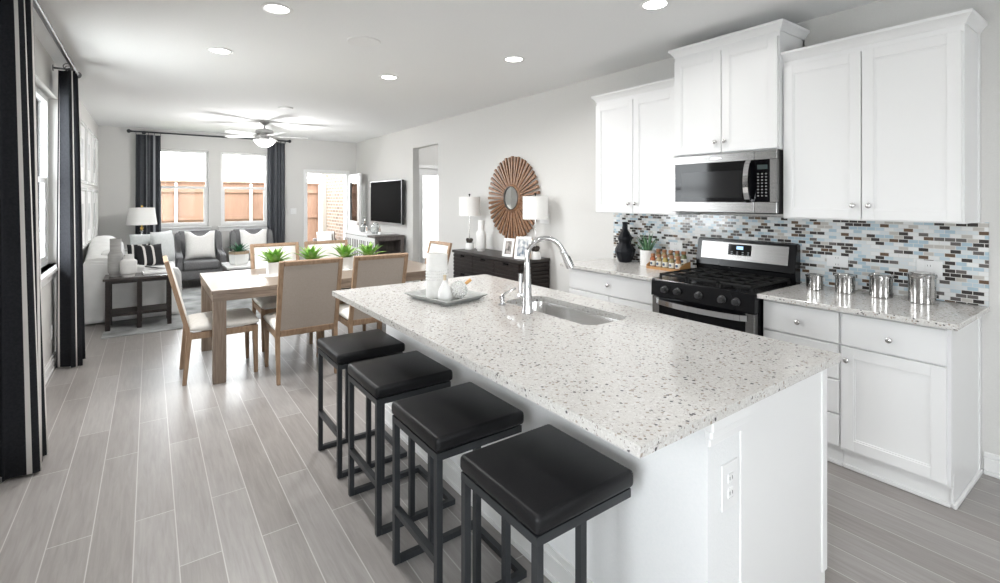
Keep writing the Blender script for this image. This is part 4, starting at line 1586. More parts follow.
# tray with decor on the island
TRC = (1.415, 2.515)
TRZ = R(11)
def tray_pt(x, y):
    c, s = math.cos(TRZ), math.sin(TRZ)
    return (TRC[0] + x * c - y * s, TRC[1] + x * s + y * c)


m = MB()
loops = []
for hx, hy, z in ((0.112, 0.145, 0.0), (0.120, 0.152, 0.0), (0.160, 0.195, 0.030), (0.155, 0.190, 0.032), (0.118, 0.150, 0.010), (0.10, 0.14, 0.008)):
    loops.append([m.bm.verts.new((sx * hx, sy * hy, z)) for sx, sy in ((-1, -1), (1, -1), (1, 1), (-1, 1))])
m.bm.faces.new(list(reversed(loops[0])))
for i in range(5):
    for k in range(4):
        m.bm.faces.new((loops[i][k], loops[i][(k + 1) % 4], loops[i + 1][(k + 1) % 4], loops[i + 1][k]))
m.bm.faces.new(loops[-1])
solo('decor_tray', m, CONC, 'grey rectangular tray with flared rim on the island holding white pottery', 'tray', (*TRC, 0.914), TRZ, ang=20)
TZ = 0.914 + 0.0085
cj = T('ceramic_crock', 'tall white ribbed crock with a narrower top on the island tray', 'jar', (1.378, 2.555, TZ))
prof = [(0.058, 0), (0.064, 0.005), (0.064, 0.098)]
for k in range(4):
    z = 0.104 + k * 0.017
    prof += [(0.064, z), (0.0665, z + 0.004), (0.0665, z + 0.007), (0.064, z + 0.010)]
prof += [(0.064, 0.175), (0.0625, 0.20), (0.0620, 0.252), (0.058, 0.257), (0.054, 0.254), (0.053, 0.20)]
build('body', MB().lathe(prof, 40), CERM, cj)
bd = MB()
for k in range(4):
    z = 0.104 + k * 0.017
    for j in range(34):
        a = 2 * PI * j / 34
        if (j * 7 + k * 3) % 5:
            bd.lathe([(0.0, -0.002), (0.0026, 0.0), (0.0, 0.002)], 6, (0.0672 * math.cos(a), 0.0672 * math.sin(a), z + 0.0055))
build('grey_dotted_bands', bd, mat('grey_glaze_dots', (0.36, 0.36, 0.36), 0.6), cj)
bv = T('bud_vase', 'small white teardrop bud vase with a tan neck on the island tray', 'vase', (1.358, 2.425, TZ))
build('body', MB().lathe([(0.030, 0), (0.036, 0.006), (0.041, 0.03), (0.036, 0.06), (0.022, 0.09), (0.012, 0.108), (0.0095, 0.118)], 32), CERW, bv)
build('neck', MB().lathe([(0.0095, 0.118), (0.0085, 0.14), (0.0105, 0.146), (0.0085, 0.146), (0.006, 0.12)], 20), mat('tan_clay', (0.58, 0.47, 0.33), 0.6), bv)
sb = T('woven_ball', 'white knobbly ball ornament with a wooden tip on the island tray', 'ornament', (1.455, 2.435, TZ))
bm_ = MB()
rb = 0.052
bm_.lathe([(rb * 0.86 * math.sin(PI * k / 14), rb - rb * 0.86 * math.cos(PI * k / 14)) for k in range(15)], 24)
for k in range(110):
    z = 1 - 2 * (k + 0.5) / 110
    r_ = math.sqrt(1 - z * z)
    a = k * 2.39996
    n_ = Vector((r_ * math.cos(a), r_ * math.sin(a), z))
    if n_.z < -0.93:
        continue
    bm_.lathe([(0.0, -0.007), (0.005, -0.005), (0.007, 0.0), (0.005, 0.005), (0.0, 0.007)], 8, n_ * (rb * 0.90) + Vector((0, 0, rb)))
build('ball', bm_, CERM, sb)
dv = Vector((0.75, -0.15, 0.55)).normalized()
build('wooden_tip', MB().cyl(dv * 0.05 + Vector((0, 0, rb)), dv * 0.092 + Vector((0, 0, rb)), 0.009, 0.010, 12), BRASS_TIP, sb)


# ------------------------------------------------------------------ curtains
def curtain(name, label, axis, at, a0, a1, z0, z1, folds, amp, stripes, mats, group=None, flare=0.0, anchor=None, phase=0.0):
    """pleated panel hanging from z1 to z0. axis 'y': runs along Y at x=at; 'x': runs along X at y=at"""
    ctr = ((a0 + a1) / 2)
    loc = (at, ctr, z0) if axis == 'y' else (ctr, at, z0)
    t = T(name, label, 'curtain', loc, 0, group)
    nu = folds * 16
    # faces: base cloth with thin stripe columns
    us = sorted(set([i / nu for i in range(nu + 1)] + [s - w / 2 for s, w in stripes] + [s + w / 2 for s, w in stripes]))
    m = MB()
    cols = []
    nv = 10
    for u in us:
        col = []
        for j in range(nv + 1):
            v = j / nv
            z = z0 + (z1 - z0) * v
            k = 1 + flare * (1 - v) ** 0.8
            am = amp * (0.75 + 0.35 * (1 - v))
            an = a0 + (a1 - a0) * u if anchor is None else anchor + (a0 + (a1 - a0) * u - anchor) * k
            off = am * math.sin(2 * PI * folds * u + phase) + 0.25 * am * math.sin(2 * PI * folds * 0.5 * u + 1.3 + v * 1.2)
            sk = 0.22 * am * math.sin(4 * PI * folds * u)
            p = (at + off, an + sk, z) if axis == 'y' else (an + sk, at + off, z)
            col.append(m.bm.verts.new(p))
        cols.append(col)
    for i in range(len(us) - 1):
        mid = (us[i] + us[i + 1]) / 2
        st = any(abs(mid - s) < w / 2 for s, w in stripes)
        for j in range(nv):
            f_ = m.bm.faces.new((cols[i][j], cols[i + 1][j], cols[i + 1][j + 1], cols[i][j + 1]))
            f_.material_index = 1 if st else 0
    o = build('panel', m, mats, t, world=True, ang=80, recalc=False)
    so = o.modifiers.new('cloth', 'SOLIDIFY')
    so.thickness = 0.003
    rg = MB()
    for k in range(folds + 1):
        a = a0 + (a1 - a0) * k / folds
        c = Vector((at, a, z1 + 0.028)) if axis == 'y' else Vector((a, at, z1 + 0.028))
        pts = []
        for q in range(17):
            an = 2 * PI * q / 16
            pts.append(c + (Vector((math.cos(an), 0, math.sin(an))) if axis == 'y' else Vector((0, math.cos(an), math.sin(an)))) * 0.025)
        rg.tube(pts, 0.0035, 6, caps=False)
        rg.cyl(c - Vector((0, 0, 0.025)), c - Vector((0, 0, 0.045)), 0.003, seg=6)
    build('rings', rg, BMETAL, t, world=True)
    return t


def rod(label, axis, at, a0, a1, z, wall, mtl, r=0.014):
    loc = (at, (a0 + a1) / 2, z) if axis == 'y' else ((a0 + a1) / 2, at, z)
    t = T('curtain_rod', label, 'curtain rod', loc)
    V = (lambda a, d=0.0, zz=0.0: Vector((at + d, a, z + zz))) if axis == 'y' else (lambda a, d=0.0, zz=0.0: Vector((a, at + d, z + zz)))
    build('pole', MB().cyl(V(a0), V(a1), r), mtl, t, world=True)
    for a, s in ((a0, -1), (a1, 1)):
        ax_ = (V(a + s) - V(a)).normalized()
        M = Vector((0, 0, 1)).rotation_difference(ax_).to_matrix()
        build('finial', MB().lathe([(0.016, 0), (0.02, 0.008), (0.014, 0.016), (0.030, 0.034), (0.034, 0.05), (0.026, 0.07), (0.0, 0.08)], 18, V(a), M), mtl, t, world=True)
    for a in (a0 + 0.16, a1 - 0.16):
        d = wall - at
        b_ = MB().cyl(V(a), V(a, d), 0.009)
        b_.cyl(V(a, d * 0.97), V(a, d), 0.03)
        build('bracket', b_, mtl, t, world=True)
    return t


RODX = -0.555
rod('charcoal curtain rod over the side window', 'y', RODX, 3.05, 6.02, 2.672, XL, mat('dark_rod_metal', (0.13, 0.13, 0.135), 0.28, 1.0), 0.018)
curtain('curtain', 'black curtain with white stripes nearest the camera', 'y', -0.565, 3.42, 3.62, 0.015, 2.62, 3, 0.072,
        [(k / 3 + f_ / 3, 0.018) for k in range(3) for f_ in (0.30, 0.46)], [CURT, CSTR], 'black striped curtains at the side window', flare=0.55, anchor=3.1, phase=-PI / 2)
curtain('curtain', 'black striped curtain between the side window and the framed prints', 'y', -0.58, 5.62, 5.90, 0.015, 2.62, 3, 0.070,
        [(k / 3 + f_ / 3, 0.022) for k in range(3) for f_ in (-0.12, 0.10)][1:], [CURT, CSTR], 'black striped curtains at the side window', flare=0.2, anchor=5.3)
rod('dark curtain rod over the two far windows', 'x', 10.51, -0.24, 2.26, 2.668, YF, BMETAL)
curtain('curtain', 'slate curtain at the far windows, behind the sofa lamp', 'x', 10.51, -0.19, 0.16, 0.015, 2.62, 4, 0.038,
        [(0.42, 0.05), (0.56, 0.05), (0.74, 0.05)], [CURT2, CSTR2], 'slate curtains at the far windows', flare=0.05, anchor=-0.02)
curtain('curtain', 'slate curtain at the far windows, beside the patio door wall', 'x', 10.51, 1.90, 2.22, 0.015, 2.62, 4, 0.038,
        [(0.2, 0.05), (0.48, 0.05), (0.82, 0.05)], [CURT2, CSTR2], 'slate curtains at the far windows', flare=0.05, anchor=2.08, phase=1.0)

# ------------------------------------------------------------------ framed prints on the window wall
FA = noisy('pale_grey_print', (0.45, 0.46, 0.46), (0.66, 0.66, 0.66), nscale=4, rough=0.5)
for r_, (z0, z1, rn) in enumerate(((1.70, 2.46, 'upper'), (0.88, 1.64, 'lower'))):
    for k in range(3):
        a = 7.62 + k * 0.82
        b_ = a + 0.76
        w = ['closest to the curtain', 'in the middle', 'farthest toward the corner'][k]
        t = T('framed_print', 'white framed pale print on the sofa wall, %s row, %s' % (rn, w), 'picture', (XL, (a + b_) / 2, z0), 0, 'white framed prints on the sofa wall')
        f_ = MB()
        x0, x1, s = XL + 0.001, XL + 0.034, 0.035
        f_.b(x0, x1, a, a + s, z0, z1, 0.002).b(x0, x1, b_ - s, b_, z0, z1, 0.002).b(x0, x1, a + s, b_ - s, z0, z0 + s, 0.002).b(x0, x1, a + s, b_ - s, z1 - s, z1, 0.002)
        build('frame', f_, CERW, t, world=True)
        build('mat_board', MB().b(x0, x0 + 0.012, a + s, b_ - s, z0 + s, z1 - s), PAPER, t, world=True, smooth=False)
        build('print', MB().b(x0 + 0.012, x0 + 0.014, a + 0.22, b_ - 0.22, z0 + 0.2, z1 - 0.2), FA, t, world=True, smooth=False)

# ------------------------------------------------------------------ living room
solo('area_rug', MB().b(-0.42, 2.75, 6.72, 9.60, 0.0, 0.012, 0.004), RUGM, 'grey distressed area rug under the seating group', 'rug', (1.2, 8.2, 0), world=True)


def cushion_mb(w, h, t, chop=0.0, n=12, ears=0.06):
    """throw pillow standing in the xz plane, base at z=0, thickness along y"""
    m = MB()

    def g(u, v, s):
        x = 2 * u - 1
        z = 2 * v - 1
        e = (max(0.0, (1 - x ** 4) * (1 - z ** 4))) ** 0.6
        pin = 1 - ears * (1 - abs(x) ** 2) * abs(z) ** 3
        pin2 = 1 - ears * (1 - abs(z) ** 2) * abs(x) ** 3
        zz = (z * pin * 0.5 + 0.5) * h
        if chop and z > 0:
            zz -= chop * h * max(0, 1 - (x / 0.62) ** 2) * z ** 2
        return (x * pin2 * w / 2, s * t / 2 * e, zz)
    m.surf(lambda u, v: g(u, v, 1), n, n)
    m.surf(lambda u, v: g(v, u, -1), n, n)
    bmesh.ops.remove_doubles(m.bm, verts=m.bm.verts[:], dist=1e-5)
    return m


def pillow(label, loc, rz, tilt, w, h, t, m, chop=0.0, stripes=None, group=None):
    mb = cushion_mb(w, h, t, chop)
    if stripes:
        for f_ in mb.bm.faces:
            c = f_.calc_center_median()
            f_.material_index = 1 if any(abs(c.x - s * w) < w / 24 for s in stripes) else 0
    o = solo('throw_pillow', mb, m, label, 'pillow', loc, group=group, ang=80)
    o.rotation_euler = (R(tilt), 0, rz)
    return o


def soft_box(mb, x0, x1, y0, y1, z0, z1, r=0.04):
    mb.b(x0, x1, y0, y1, z0, z1, r, seg=3)
    return mb


def sofa():
    y0, y1 = 7.50, 9.72
    t = T('sofa', 'white slipcovered sofa along the wall under the framed prints', 'sofa', (-0.15, 8.6, 0.012))
    build('base', soft_box(MB(), -0.62, 0.30, y0 + 0.03, y1 - 0.03, 0.02, 0.34, 0.02), SLIP, t, world=True)
    # back with softly humped top
    def back(u, v):
        y = y0 + 0.06 + u * (y1 - y0 - 0.12)
        top = 0.79 + 0.20 * math.sin(PI * min(1, max(0, u)) ** 1.2) ** 1.4
        a = v * PI * 2
        cx, cz = -0.47, 0.3 + (top - 0.3) / 2
        ex, ez = 0.17, (top - 0.3) / 2
        c, s = math.cos(a), math.sin(a)
        n = 3.2
        xx = math.copysign(abs(c) ** (2 / n), c)
        zz = math.copysign(abs(s) ** (2 / n), s)
        z = cz + ez * zz
        return (cx + ex * xx - (z - 0.5) * 0.10, y, z)
    m = MB().surf(back, 24, 28)
    m.bm.faces.ensure_lookup_table()
    bmesh.ops.remove_doubles(m.bm, verts=m.bm.verts[:], dist=1e-4)
    bmesh.ops.holes_fill(m.bm, edges=[e for e in m.bm.edges if e.is_boundary], sides=0)
    build('back', m, SLIP, t, world=True, ang=60)
    # sloping arms: high at the back, rolled over
    for a, b_ in ((y0, y0 + 0.22), (y1 - 0.22, y1)):
        pf = [(-0.64, 0.02), (0.33, 0.02), (0.34, 0.40), (0.335, 0.54), (0.30, 0.60), (0.22, 0.62), (-0.05, 0.62), (-0.25, 0.66), (-0.42, 0.74), (-0.58, 0.76), (-0.64, 0.70)]
        build('arm', MB().prism(pf, a, b_, axis='y', bev=0.03), SLIP, t, world=True, ang=50)
    for k in range(2):
        a = y0 + 0.225 + k * 0.885
        build('seat_cushion', soft_box(MB(), -0.34, 0.32, a, a + 0.88, 0.345, 0.50, 0.04), SLIP, t, world=True)
    for k in range(2):
        a = y0 + 0.235 + k * 0.88
        q = soft_box(MB(), -0.085, 0.085, 0, 0.87, 0, 0.37, 0.05)
        q.xf(Matrix.Translation((-0.36, a, 0.49)) @ Matrix.Rotation(R(-9), 4, 'Y'))
        build('back_cushion', q, SLIP, t, world=True, ang=80)


sofa()
G = 'throw pillows on the white sofa'
pillow('pale grey pillow at the back of the white sofa, beside the hump', (-0.05, 9.345, 0.505), R(4), -6, 0.40, 0.46, 0.15, GPIL, group=G)
pillow('black pillow with curved white stripes lying behind the front one on the sofa', (-0.11, 9.04, 0.505), R(8), -14, 0.31, 0.33, 0.12, [BPIL, CSTR], 0, (-0.25, 0.0, 0.25), G)
pillow('tall pale grey pillow standing foremost on the white sofa', (0.19, 9.21, 0.505), R(56), -6, 0.50, 0.50, 0.15, GPIL, group=G)
pillow('black pillow with white stripes propped against the grey one', (0.03, 8.86, 0.505), R(30), -14, 0.36, 0.33, 0.12, [BPIL, CSTR], 0, (-0.3, 0.08), G)


def side_table():
    x0, x1, y0, y1, H = -0.405, 0.215, 7.02, 7.40, 0.60
    t = T('side_table', 'dark espresso side table with a lower shelf at the sofa end', 'side table', (-0.095, 7.21, 0.012))
    build('tabletop', MB().b(x0 - 0.02, x1 + 0.02, y0 - 0.02, y1 + 0.02, H - 0.028, H, 0.003), noisy('espresso_gloss_top', (0.035, 0.026, 0.024), (0.05, 0.04, 0.036), scale=(1, 8, 8), nscale=5, rough=0.22), t, world=True)
    build('apron', MB().b(x0 + 0.045, x1 - 0.045, y0 + 0.006, y0 + 0.022, H - 0.062, H - 0.028).b(x0 + 0.045, x1 - 0.045, y1 - 0.022, y1 - 0.006, H - 0.062, H - 0.028), DARKW, t, world=True, smooth=False)
    build('shelf', MB().b(x0 + 0.01, x1 - 0.01, y0 + 0.01, y1 - 0.01, 0.165, 0.195), DARKW, t, world=True, smooth=False)
    xm = (x0 + x1) / 2
    for lx in (x0, xm - 0.022, x1 - 0.045):
        for ly in (y0, y1 - 0.045):
            build('leg', MB().b(lx, lx + 0.045, ly - (0.008 if lx == xm - 0.022 and ly == y0 else 0), ly + 0.045, 0.012, H - 0.028), DARKW, t, world=True, smooth=False)


side_table()
solo('stoneware_bottle', MB().lathe([(0.058, 0), (0.060, 0.012), (0.062, 0.03), (0.072, 0.05), (0.073, 0.06), (0.073, 0.245), (0.068, 0.262), (0.056, 0.285), (0.053, 0.30), (0.054, 0.435), (0.050, 0.438), (0.046, 0.40)], 36), CERG,
     'tall grey stoneware bottle vase on the dark side table', 'vase', (-0.322, 7.25, 0.60))
solo('stoneware_jar', MB().lathe([(0.056, 0), (0.060, 0.018), (0.060, 0.026), (0.078, 0.04), (0.081, 0.052), (0.081, 0.172), (0.077, 0.185), (0.050, 0.205), (0.046, 0.243), (0.050, 0.256), (0.045, 0.256), (0.040, 0.22)], 36), CERM,
     'squat pale stoneware jar beside the grey bottle on the side table', 'vase', (-0.197, 7.122, 0.60))
m = MB().b(-0.13, 0.13, -0.095, 0.095, 0, 0.006, 0.002)
m.b(-0.14, -0.125, -0.10, 0.10, 0, 0.022, 0.002).b(0.125, 0.14, -0.10, 0.10, 0, 0.022, 0.002).b(-0.125, 0.125, -0.10, -0.088, 0, 0.022, 0.002).b(-0.125, 0.125, 0.088, 0.10, 0, 0.022, 0.002)
solo('serving_tray', m, CERW, 'flat white serving tray at the back of the dark side table', 'tray', (0.07, 7.29, 0.60), R(6))


# lamp table in the corner with lamp
lt = T('lamp_table', 'small dark round lamp table in the corner behind the sofa', 'side table', (-0.12, 10.13, 0))
build('tabletop', MB().lathe([(0.24, 0.62), (0.245, 0.63), (0.245, 0.645), (0.24, 0.65), (0.0, 0.65)], 32), DARKW, lt)
build('column', MB().lathe([(0.03, 0.02), (0.022, 0.3), (0.03, 0.62)], 16), DARKW, lt)
build('foot', MB().lathe([(0.18, 0), (0.18, 0.015), (0.03, 0.03), (0.0, 0.03)], 28), DARKW, lt)
lp = T('table_lamp', 'lamp with a tapered white shade and brass stem in the corner by the far curtain', 'lamp', (-0.105, 10.12, 0.65))
build('base', MB().lathe([(0.075, 0), (0.08, 0.015), (0.06, 0.03), (0.02, 0.045), (0.013, 0.06), (0.013, 0.30), (0.03, 0.31), (0.03, 0.32), (0.013, 0.33)], 24), CHROME, lp)
build('stem', MB().lathe([(0.018, 0.33), (0.026, 0.35), (0.026, 0.37), (0.010, 0.385), (0.010, 0.45)], 16), GOLD, lp)
build('lamp_shade', shade_mb(0.215, 0.178, 0.42, 0.705), SHADE, lp)
build('finial', MB().lathe([(0.006, 0.69), (0.006, 0.71), (0.014, 0.722), (0.012, 0.74), (0.0, 0.75)], 14), GOLD, lp)
s_ = MB()
for k in range(3):
    a = k * 2 * PI / 3
    s_.cyl((0, 0, 0.695), (0.175 * math.cos(a), 0.175 * math.sin(a), 0.695), 0.002, seg=6)
s_.cyl((0, 0, 0.45), (0, 0, 0.70), 0.004, seg=8)
build('shade_spider', s_, NICKEL, lp)


def armchair(label, x, y):
    """faces -y"""
    t = T('armchair', label, 'armchair', (x, y, 0.0), 0, 'grey armchairs under the far windows')
    build('base', soft_box(MB(), -0.30, 0.30, -0.36, 0.30, 0.14, 0.30, 0.02), GUPH, t)
    build('seat_cushion', soft_box(MB(), -0.265, 0.265, -0.38, 0.24, 0.30, 0.45, 0.04), GUPH, t)
    bk = soft_box(MB(), -0.31, 0.31, -0.08, 0.08, 0, 0.66, 0.04)
    bk.xf(Matrix.Translation((0, 0.30, 0.28)) @ Matrix.Rotation(R(-8), 4, 'X'))
    build('back', bk, GUPH, t)
    for s in (-1, 1):
        pf = [(-0.36, 0.14), (0.34, 0.14), (0.38, 0.60), (0.41, 0.88), (0.33, 0.91), (0.25, 0.84), (0.21, 0.64), (0.14, 0.575), (-0.34, 0.56), (-0.38, 0.53)]
        build('arm', MB().prism(pf, min(s * 0.27, s * 0.36), max(s * 0.27, s * 0.36), axis='x', bev=0.02), GUPH, t, ang=50)
        for yy in (-0.32, 0.27):
            build('leg', MB().bar((s * 0.29, yy, 0.14), (s * 0.295, yy, 0.0), 0.05, 0.05, up=(0, 1, 0), w1=0.03, d1=0.03), DARKW, t)
    return t


armchair('grey armchair under the first far window, beside the sofa', 0.72, 10.0)
armchair('grey armchair under the far window by the patio door', 1.58, 10.0)
pillow('white pillow with a chopped top on the armchair beside the sofa', (0.72, 9.93, 0.455), 0, -14, 0.46, 0.50, 0.16, WPIL, 0.16, group='white armchair pillows')
pillow('white pillow with a chopped top on the armchair near the patio door', (1.57, 9.93, 0.455), 0, -14, 0.46, 0.50, 0.16, WPIL, 0.16, group='white armchair pillows')


def coffee_table():
    x0, x1, y0, y1, H = 0.96, 1.86, 8.45, 9.22, 0.45
    t = T('coffee_table', 'coffee table with a white top and dark base on the grey rug', 'coffee table', (1.4, 8.83, 0.012))
    build('tabletop', MB().b(x0, x1, y0, y1, H - 0.03, H, 0.004), noisy('white_marble_top', (0.70, 0.70, 0.69), (0.80, 0.80, 0.79), nscale=3, detail=8, rough=0.18), t, world=True)
    build('apron', MB().b(x0 + 0.02, x1 - 0.02, y0 + 0.02, y1 - 0.02, H - 0.09, H - 0.03), CONSW, t, world=True, smooth=False)
    for lx in (x0 + 0.02, x1 - 0.08):
        for ly in (y0 + 0.02, y1 - 0.08):
            build('leg', MB().b(lx, lx + 0.06, ly, ly + 0.06, 0.012, H - 0.09), CONSW, t, world=True, smooth=False)


coffee_table()
t = T('potted_agave', 'dark green agave in a faceted white planter on the coffee table', 'plant', (1.17, 8.82, 0.45))
build('pot', MB().lathe([(0.115, 0), (0.135, 0.03), (0.145, 0.165), (0.145, 0.17)], 6), CERW, t, smooth=False)
build('rim', MB().lathe([(0.147, 0.168), (0.147, 0.215), (0.135, 0.215), (0.130, 0.18)], 6), noisy('raw_wood_rim', (0.30, 0.22, 0.14), (0.42, 0.32, 0.22), nscale=20, rough=0.7), t, smooth=False)
build('soil', MB().lathe([(0.133, 0.175), (0.133, 0.19), (0.0, 0.195)], 6), SOIL, t, smooth=False)
build('foliage', rosette(MB(), 22, 0.22, 0.05, 0.185, 21, (22, 84), 0.15), LEAFD, t, ang=60)


# ------------------------------------------------------------------ TV wall
def tv():
    t = T('television', 'black flat television on the wall beside the patio door', 'television', (3.66, 8.75, 1.06))
    y0, y1, z0, z1 = 8.0, 9.49, 1.045, 1.845
    build('body', MB().b(3.615, 3.665, y0, y1, z0, z1, 0.004).b(3.665, XR - 0.003, 8.5, 9.0, 1.25, 1.65), DARKP, t, world=True)
    bz = MB()
    for a, b_, c, d in ((y0, y0 + 0.014, z0, z1), (y1 - 0.014, y1, z0, z1), (y0 + 0.014, y1 - 0.014, z0, z0 + 0.018), (y0 + 0.014, y1 - 0.014, z1 - 0.014, z1)):
        bz.b(3.610, 3.6155, a, b_, c, d)
    build('bezel', bz, mat('silver_bezel', (0.45, 0.45, 0.46), 0.35, 0.8), t, world=True, smooth=False)
    build('screen', MB().b(3.612, 3.6155, y0 + 0.014, y1 - 0.014, z0 + 0.018, z1 - 0.014), SCREEN, t, world=True, smooth=False)


tv()


def console():
    x0, x1, y0, y1, H = 3.14, 3.66, 8.0, 9.60, 0.86
    t = T('media_console', 'grey-brown media console with white slotted doors below the television', 'console', (3.4, 8.8, 0))
    b_ = MB()
    b_.b(x0, x1, y0, y0 + 0.025, 0.78, H - 0.03).b(x0, x1, y0, y0 + 0.025, 0.08, 0.55)
    b_.b(x0, x0 + 0.06, y0, y0 + 0.025, 0.55, 0.78).b(x1 - 0.06, x1, y0, y0 + 0.025, 0.55, 0.78)
    b_.b(x0, x1, y0 + 0.025, y0 + 0.36, 0.53, 0.55)
    b_.b(x0, x0 + 0.02, y0 + 0.025, y1, 0.08, H - 0.03).b(x1 - 0.02, x1, y0 + 0.025, y1, 0.08, H - 0.03)
    b_.b(x0, x1, y0 + 0.36, y0 + 0.38, 0.08, H - 0.03).b(x0, x1, y1 - 0.025, y1, 0.08, H - 0.03).b(x0, x1, y0, y1, 0.06, 0.08)
    build('body', b_, CONSW, t, world=True, smooth=False)
    build('top', MB().b(x0 - 0.015, x1 + 0.01, y0 - 0.012, y0 + 0.37, H - 0.03, H, 0.003), CONSW, t, world=True)
    build('top', MB().b(x0 - 0.015, x1 + 0.01, y0 + 0.37, y1 + 0.012, H - 0.03, H, 0.003), TRIM, t, world=True)['label'] = 'white top'
    for k in range(4):
        a = y0 + 0.03 + k * 0.39
        d = MB().b(x0 - 0.014, x0 - 0.002, a, a + 0.38, 0.10, H - 0.04)
        sl = MB()
        for i in range(4):
            for j in range(3):
                yy = a + 0.04 + i * 0.085
                zz = 0.16 + j * 0.22
                sl.b(x0 - 0.0165, x0 - 0.0135, yy, yy + 0.04, zz, zz + 0.15)
        o = build('door', d, TRIM, t, world=True, smooth=False)
        build('slots', sl, CONSW, o, world=True, smooth=False)
    for (lx, ly) in ((x0 + 0.02, y0 + 0.02), (x0 + 0.02, y1 - 0.07), (x1 - 0.07, y0 + 0.02), (x1 - 0.07, y1 - 0.07)):
        build('leg', MB().b(lx, lx + 0.05, ly, ly + 0.05, 0, 0.06), CONSW, t, world=True, smooth=False)


console()
solo('glass_decanter', MB().lathe([(0.06, 0), (0.066, 0.01), (0.066, 0.10), (0.03, 0.14), (0.022, 0.15), (0.022, 0.20), (0.032, 0.205), (0.032, 0.22), (0.02, 0.225), (0.034, 0.25), (0.02, 0.28), (0.0, 0.285)], 24), CGLASS,
     'clear stoppered glass decanter on the media console', 'decanter', (3.40, 9.28, 0.86))
solo('glass_vase', MB().lathe([(0.06, 0), (0.085, 0.02), (0.095, 0.07), (0.085, 0.13), (0.05, 0.165), (0.045, 0.19), (0.03, 0.195), (0.028, 0.21), (0.0, 0.215)], 24), CGLASS,
     'round lidded glass jar on the media console below the television', 'jar', (3.42, 8.72, 0.86))

# patio sofa outside the door
ps = T('patio_chair', 'pale cushioned patio chair outside the open door by the brick wall', 'chair', (3.32, 11.35, -0.03))
build('frame', MB().b(-0.25, 0.25, -0.36, 0.34, 0.10, 0.30, 0.01).b(-0.25, 0.25, 0.26, 0.36, 0.30, 0.62, 0.01).b(0.20, 0.26, -0.36, 0.36, 0.10, 0.50, 0.01), CONSW, ps)
build('seat_cushion', soft_box(MB(), -0.24, 0.19, -0.36, 0.25, 0.305, 0.42, 0.03), GPIL, ps)
for sx in (-0.21, 0.21):
    for sy in (-0.31, 0.30):
        build('leg', MB().b(sx - 0.025, sx + 0.025, sy - 0.025, sy + 0.025, 0.0, 0.10), CONSW, ps, smooth=False)
pillow('pale pillow with dark end stripes on the patio chair', (3.29, 11.37, 0.395), 0, -10, 0.42, 0.36, 0.13, [GPIL, CONSW], 0, (0.25, 0.42))


# ------------------------------------------------------------------ ceiling things
def can_light(label, x, y, power=8.0):
    t = T('recessed_light', label, 'ceiling light', (x, y, HC), 0, 'recessed ceiling lights')
    build('trim_ring', MB().lathe([(0.098, 0), (0.098, -0.004), (0.092, -0.007), (0.074, -0.006), (0.070, -0.001)], 36, caps=False), TRIM, t)
    build('lens', MB().lathe([(0.0, -0.004), (0.072, -0.004), (0.072, -0.001), (0.0, -0.001)], 36), LENS, t)
    l = bpy.data.lights.new('can_lamp', 'AREA')
    l.shape = 'DISK'
    l.size = 0.13
    l.energy = power
    l.spread = R(155)
    l.color = (1, 0.99, 0.975)
    o = bpy.data.objects.new('can_lamp', l)
    COL.objects.link(o)
    o.parent = t
    o.location = (0, 0, -0.012)
    return t


for lab, x_, y_ in (('recessed ceiling light between the side window curtain and the round speaker grille', 0.478, 4.67), ('recessed ceiling light over the walkway beside the island, at the upper frame edge', 0.674, 3.424),
                    ('recessed ceiling light over the dining table, the smallest looking of those lit', 1.976, 4.682), ('recessed ceiling light over the far end of the island, above the sunburst mirror', 2.621, 3.433),
                    ('recessed ceiling light over the aisle before the microwave, at the upper frame edge', 2.61, 1.942)):
    can_light(lab, x_, y_, (6.0 if y_ > 3 else 3.5) if x_ > 2.2 else (9.0 if y_ < 4 else 13.0))
for x_, y_ in ((0.67, 1.94), (0.67, 0.40), (2.61, 0.40), (0.67, -1.2), (2.61, -1.2)):  # extra lights added out of view to brighten the near kitchen
    can_light('added recessed fill light behind the viewpoint, above the near part of the kitchen', x_, y_, 1.5 if x_ > 2 else 3.0)
solo('ceiling_speaker', MB().lathe([(0.130, 0), (0.130, -0.004), (0.124, -0.008), (0.112, -0.006), (0.0, -0.009)], 40, caps=False), TRIM, 'round white in-ceiling speaker grille without a lamp', 'speaker', (1.371, 3.741, HC))
solo('smoke_detector', MB().lathe([(0.095, 0), (0.095, -0.006), (0.085, -0.018), (0.0, -0.020)], 32, caps=False), TRIM, 'small round white cover on the ceiling before the fan', 'ceiling cover', (1.50, 7.06, HC))


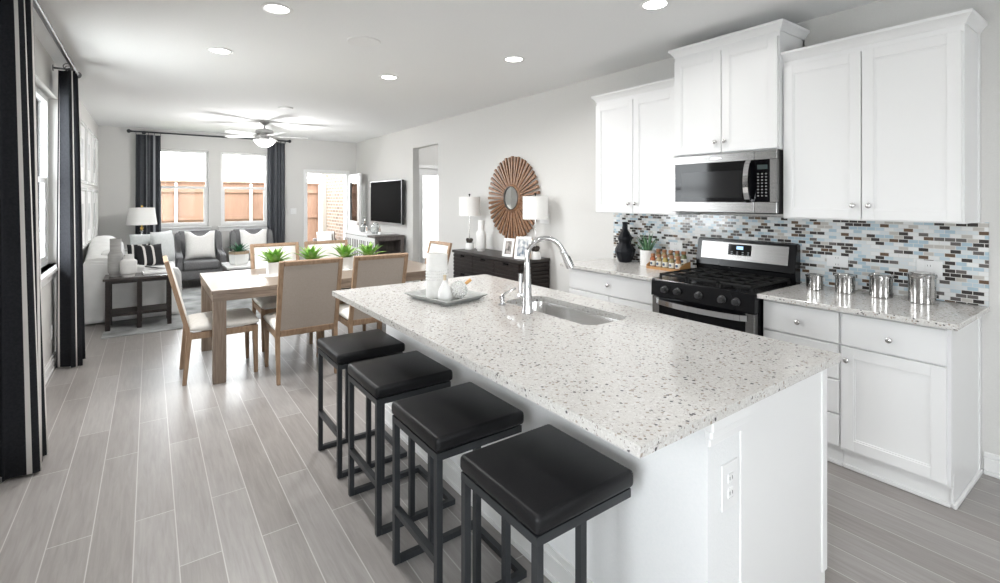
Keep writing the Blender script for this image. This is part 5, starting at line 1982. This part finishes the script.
def fan():
    t = T('ceiling_fan', 'five-blade ceiling fan with a white glass bowl light', 'ceiling fan', (1.495, 8.53, HC))
    build('canopy', MB().lathe([(0.075, 0), (0.07, -0.02), (0.03, -0.055), (0.018, -0.06)], 24), FANM, t)
    build('downrod', MB().cyl((0, 0, -0.05), (0, 0, -0.14), 0.013), FANM, t)
    build('motor', MB().lathe([(0.03, -0.125), (0.10, -0.132), (0.13, -0.145), (0.132, -0.185), (0.115, -0.21), (0.07, -0.222), (0.06, -0.245), (0.07, -0.265), (0.075, -0.285), (0.03, -0.30)], 32), FANM, t)
    l = bpy.data.lights.new('fan_lamp', 'POINT')
    l.energy = 40
    l.shadow_soft_size = 0.2
    l.color = (1, 0.99, 0.98)
    lo = bpy.data.objects.new('fan_lamp', l)
    COL.objects.link(lo)
    lo.parent = t
    lo.location = (0, 0, -0.68)
    build('bowl', MB().lathe([(0.165, -0.298), (0.155, -0.325), (0.125, -0.365), (0.07, -0.40), (0.02, -0.412), (0.0, -0.413)], 32), BOWL, t)
    for k in range(5):
        a = R(-6 + 72 * k)
        m = MB()
        pl = [(0.20, -0.05), (0.30, -0.062), (0.60, -0.070), (0.655, -0.055), (0.67, 0.0), (0.655, 0.055), (0.60, 0.070), (0.30, 0.062), (0.20, 0.05)]
        m.prism(pl, -0.004, 0.004)
        m.xf(Matrix.Rotation(a, 4, 'Z') @ Matrix.Translation((0, 0, -0.232)) @ Matrix.Rotation(R(11), 4, 'X'))
        o = build('blade', m, FANB, t)
        ir = MB().bar((0.08, 0, -0.205), (0.17, 0, -0.234), 0.03, 0.006).bar((0.17, 0, -0.236), (0.26, 0, -0.236), 0.07, 0.005)
        ir.xf(Matrix.Rotation(a, 4, 'Z'))
        build('blade_iron', ir, FANM, o)


fan()


def hall_fill():
    t = T('hall_fill_fixture', 'added flush fill light in the hall, out of view beyond the wall opening', 'ceiling light', (4.7, 7.9, HC))  # unseen fixture added to brighten the dark hall
    build('base', MB().lathe([(0.16, 0), (0.16, -0.025), (0.15, -0.03), (0.0, -0.03)], 32), NICKEL, t)
    build('bowl', MB().lathe([(0.15, -0.03), (0.14, -0.06), (0.09, -0.09), (0.0, -0.10)], 32), BOWL, t)
    l = bpy.data.lights.new('hall_fill_lamp', 'POINT')
    l.energy = 14
    l.shadow_soft_size = 0.12
    o = bpy.data.objects.new('hall_fill_lamp', l)
    COL.objects.link(o)
    o.parent = t
    o.location = (0, 0, -0.25)


hall_fill()
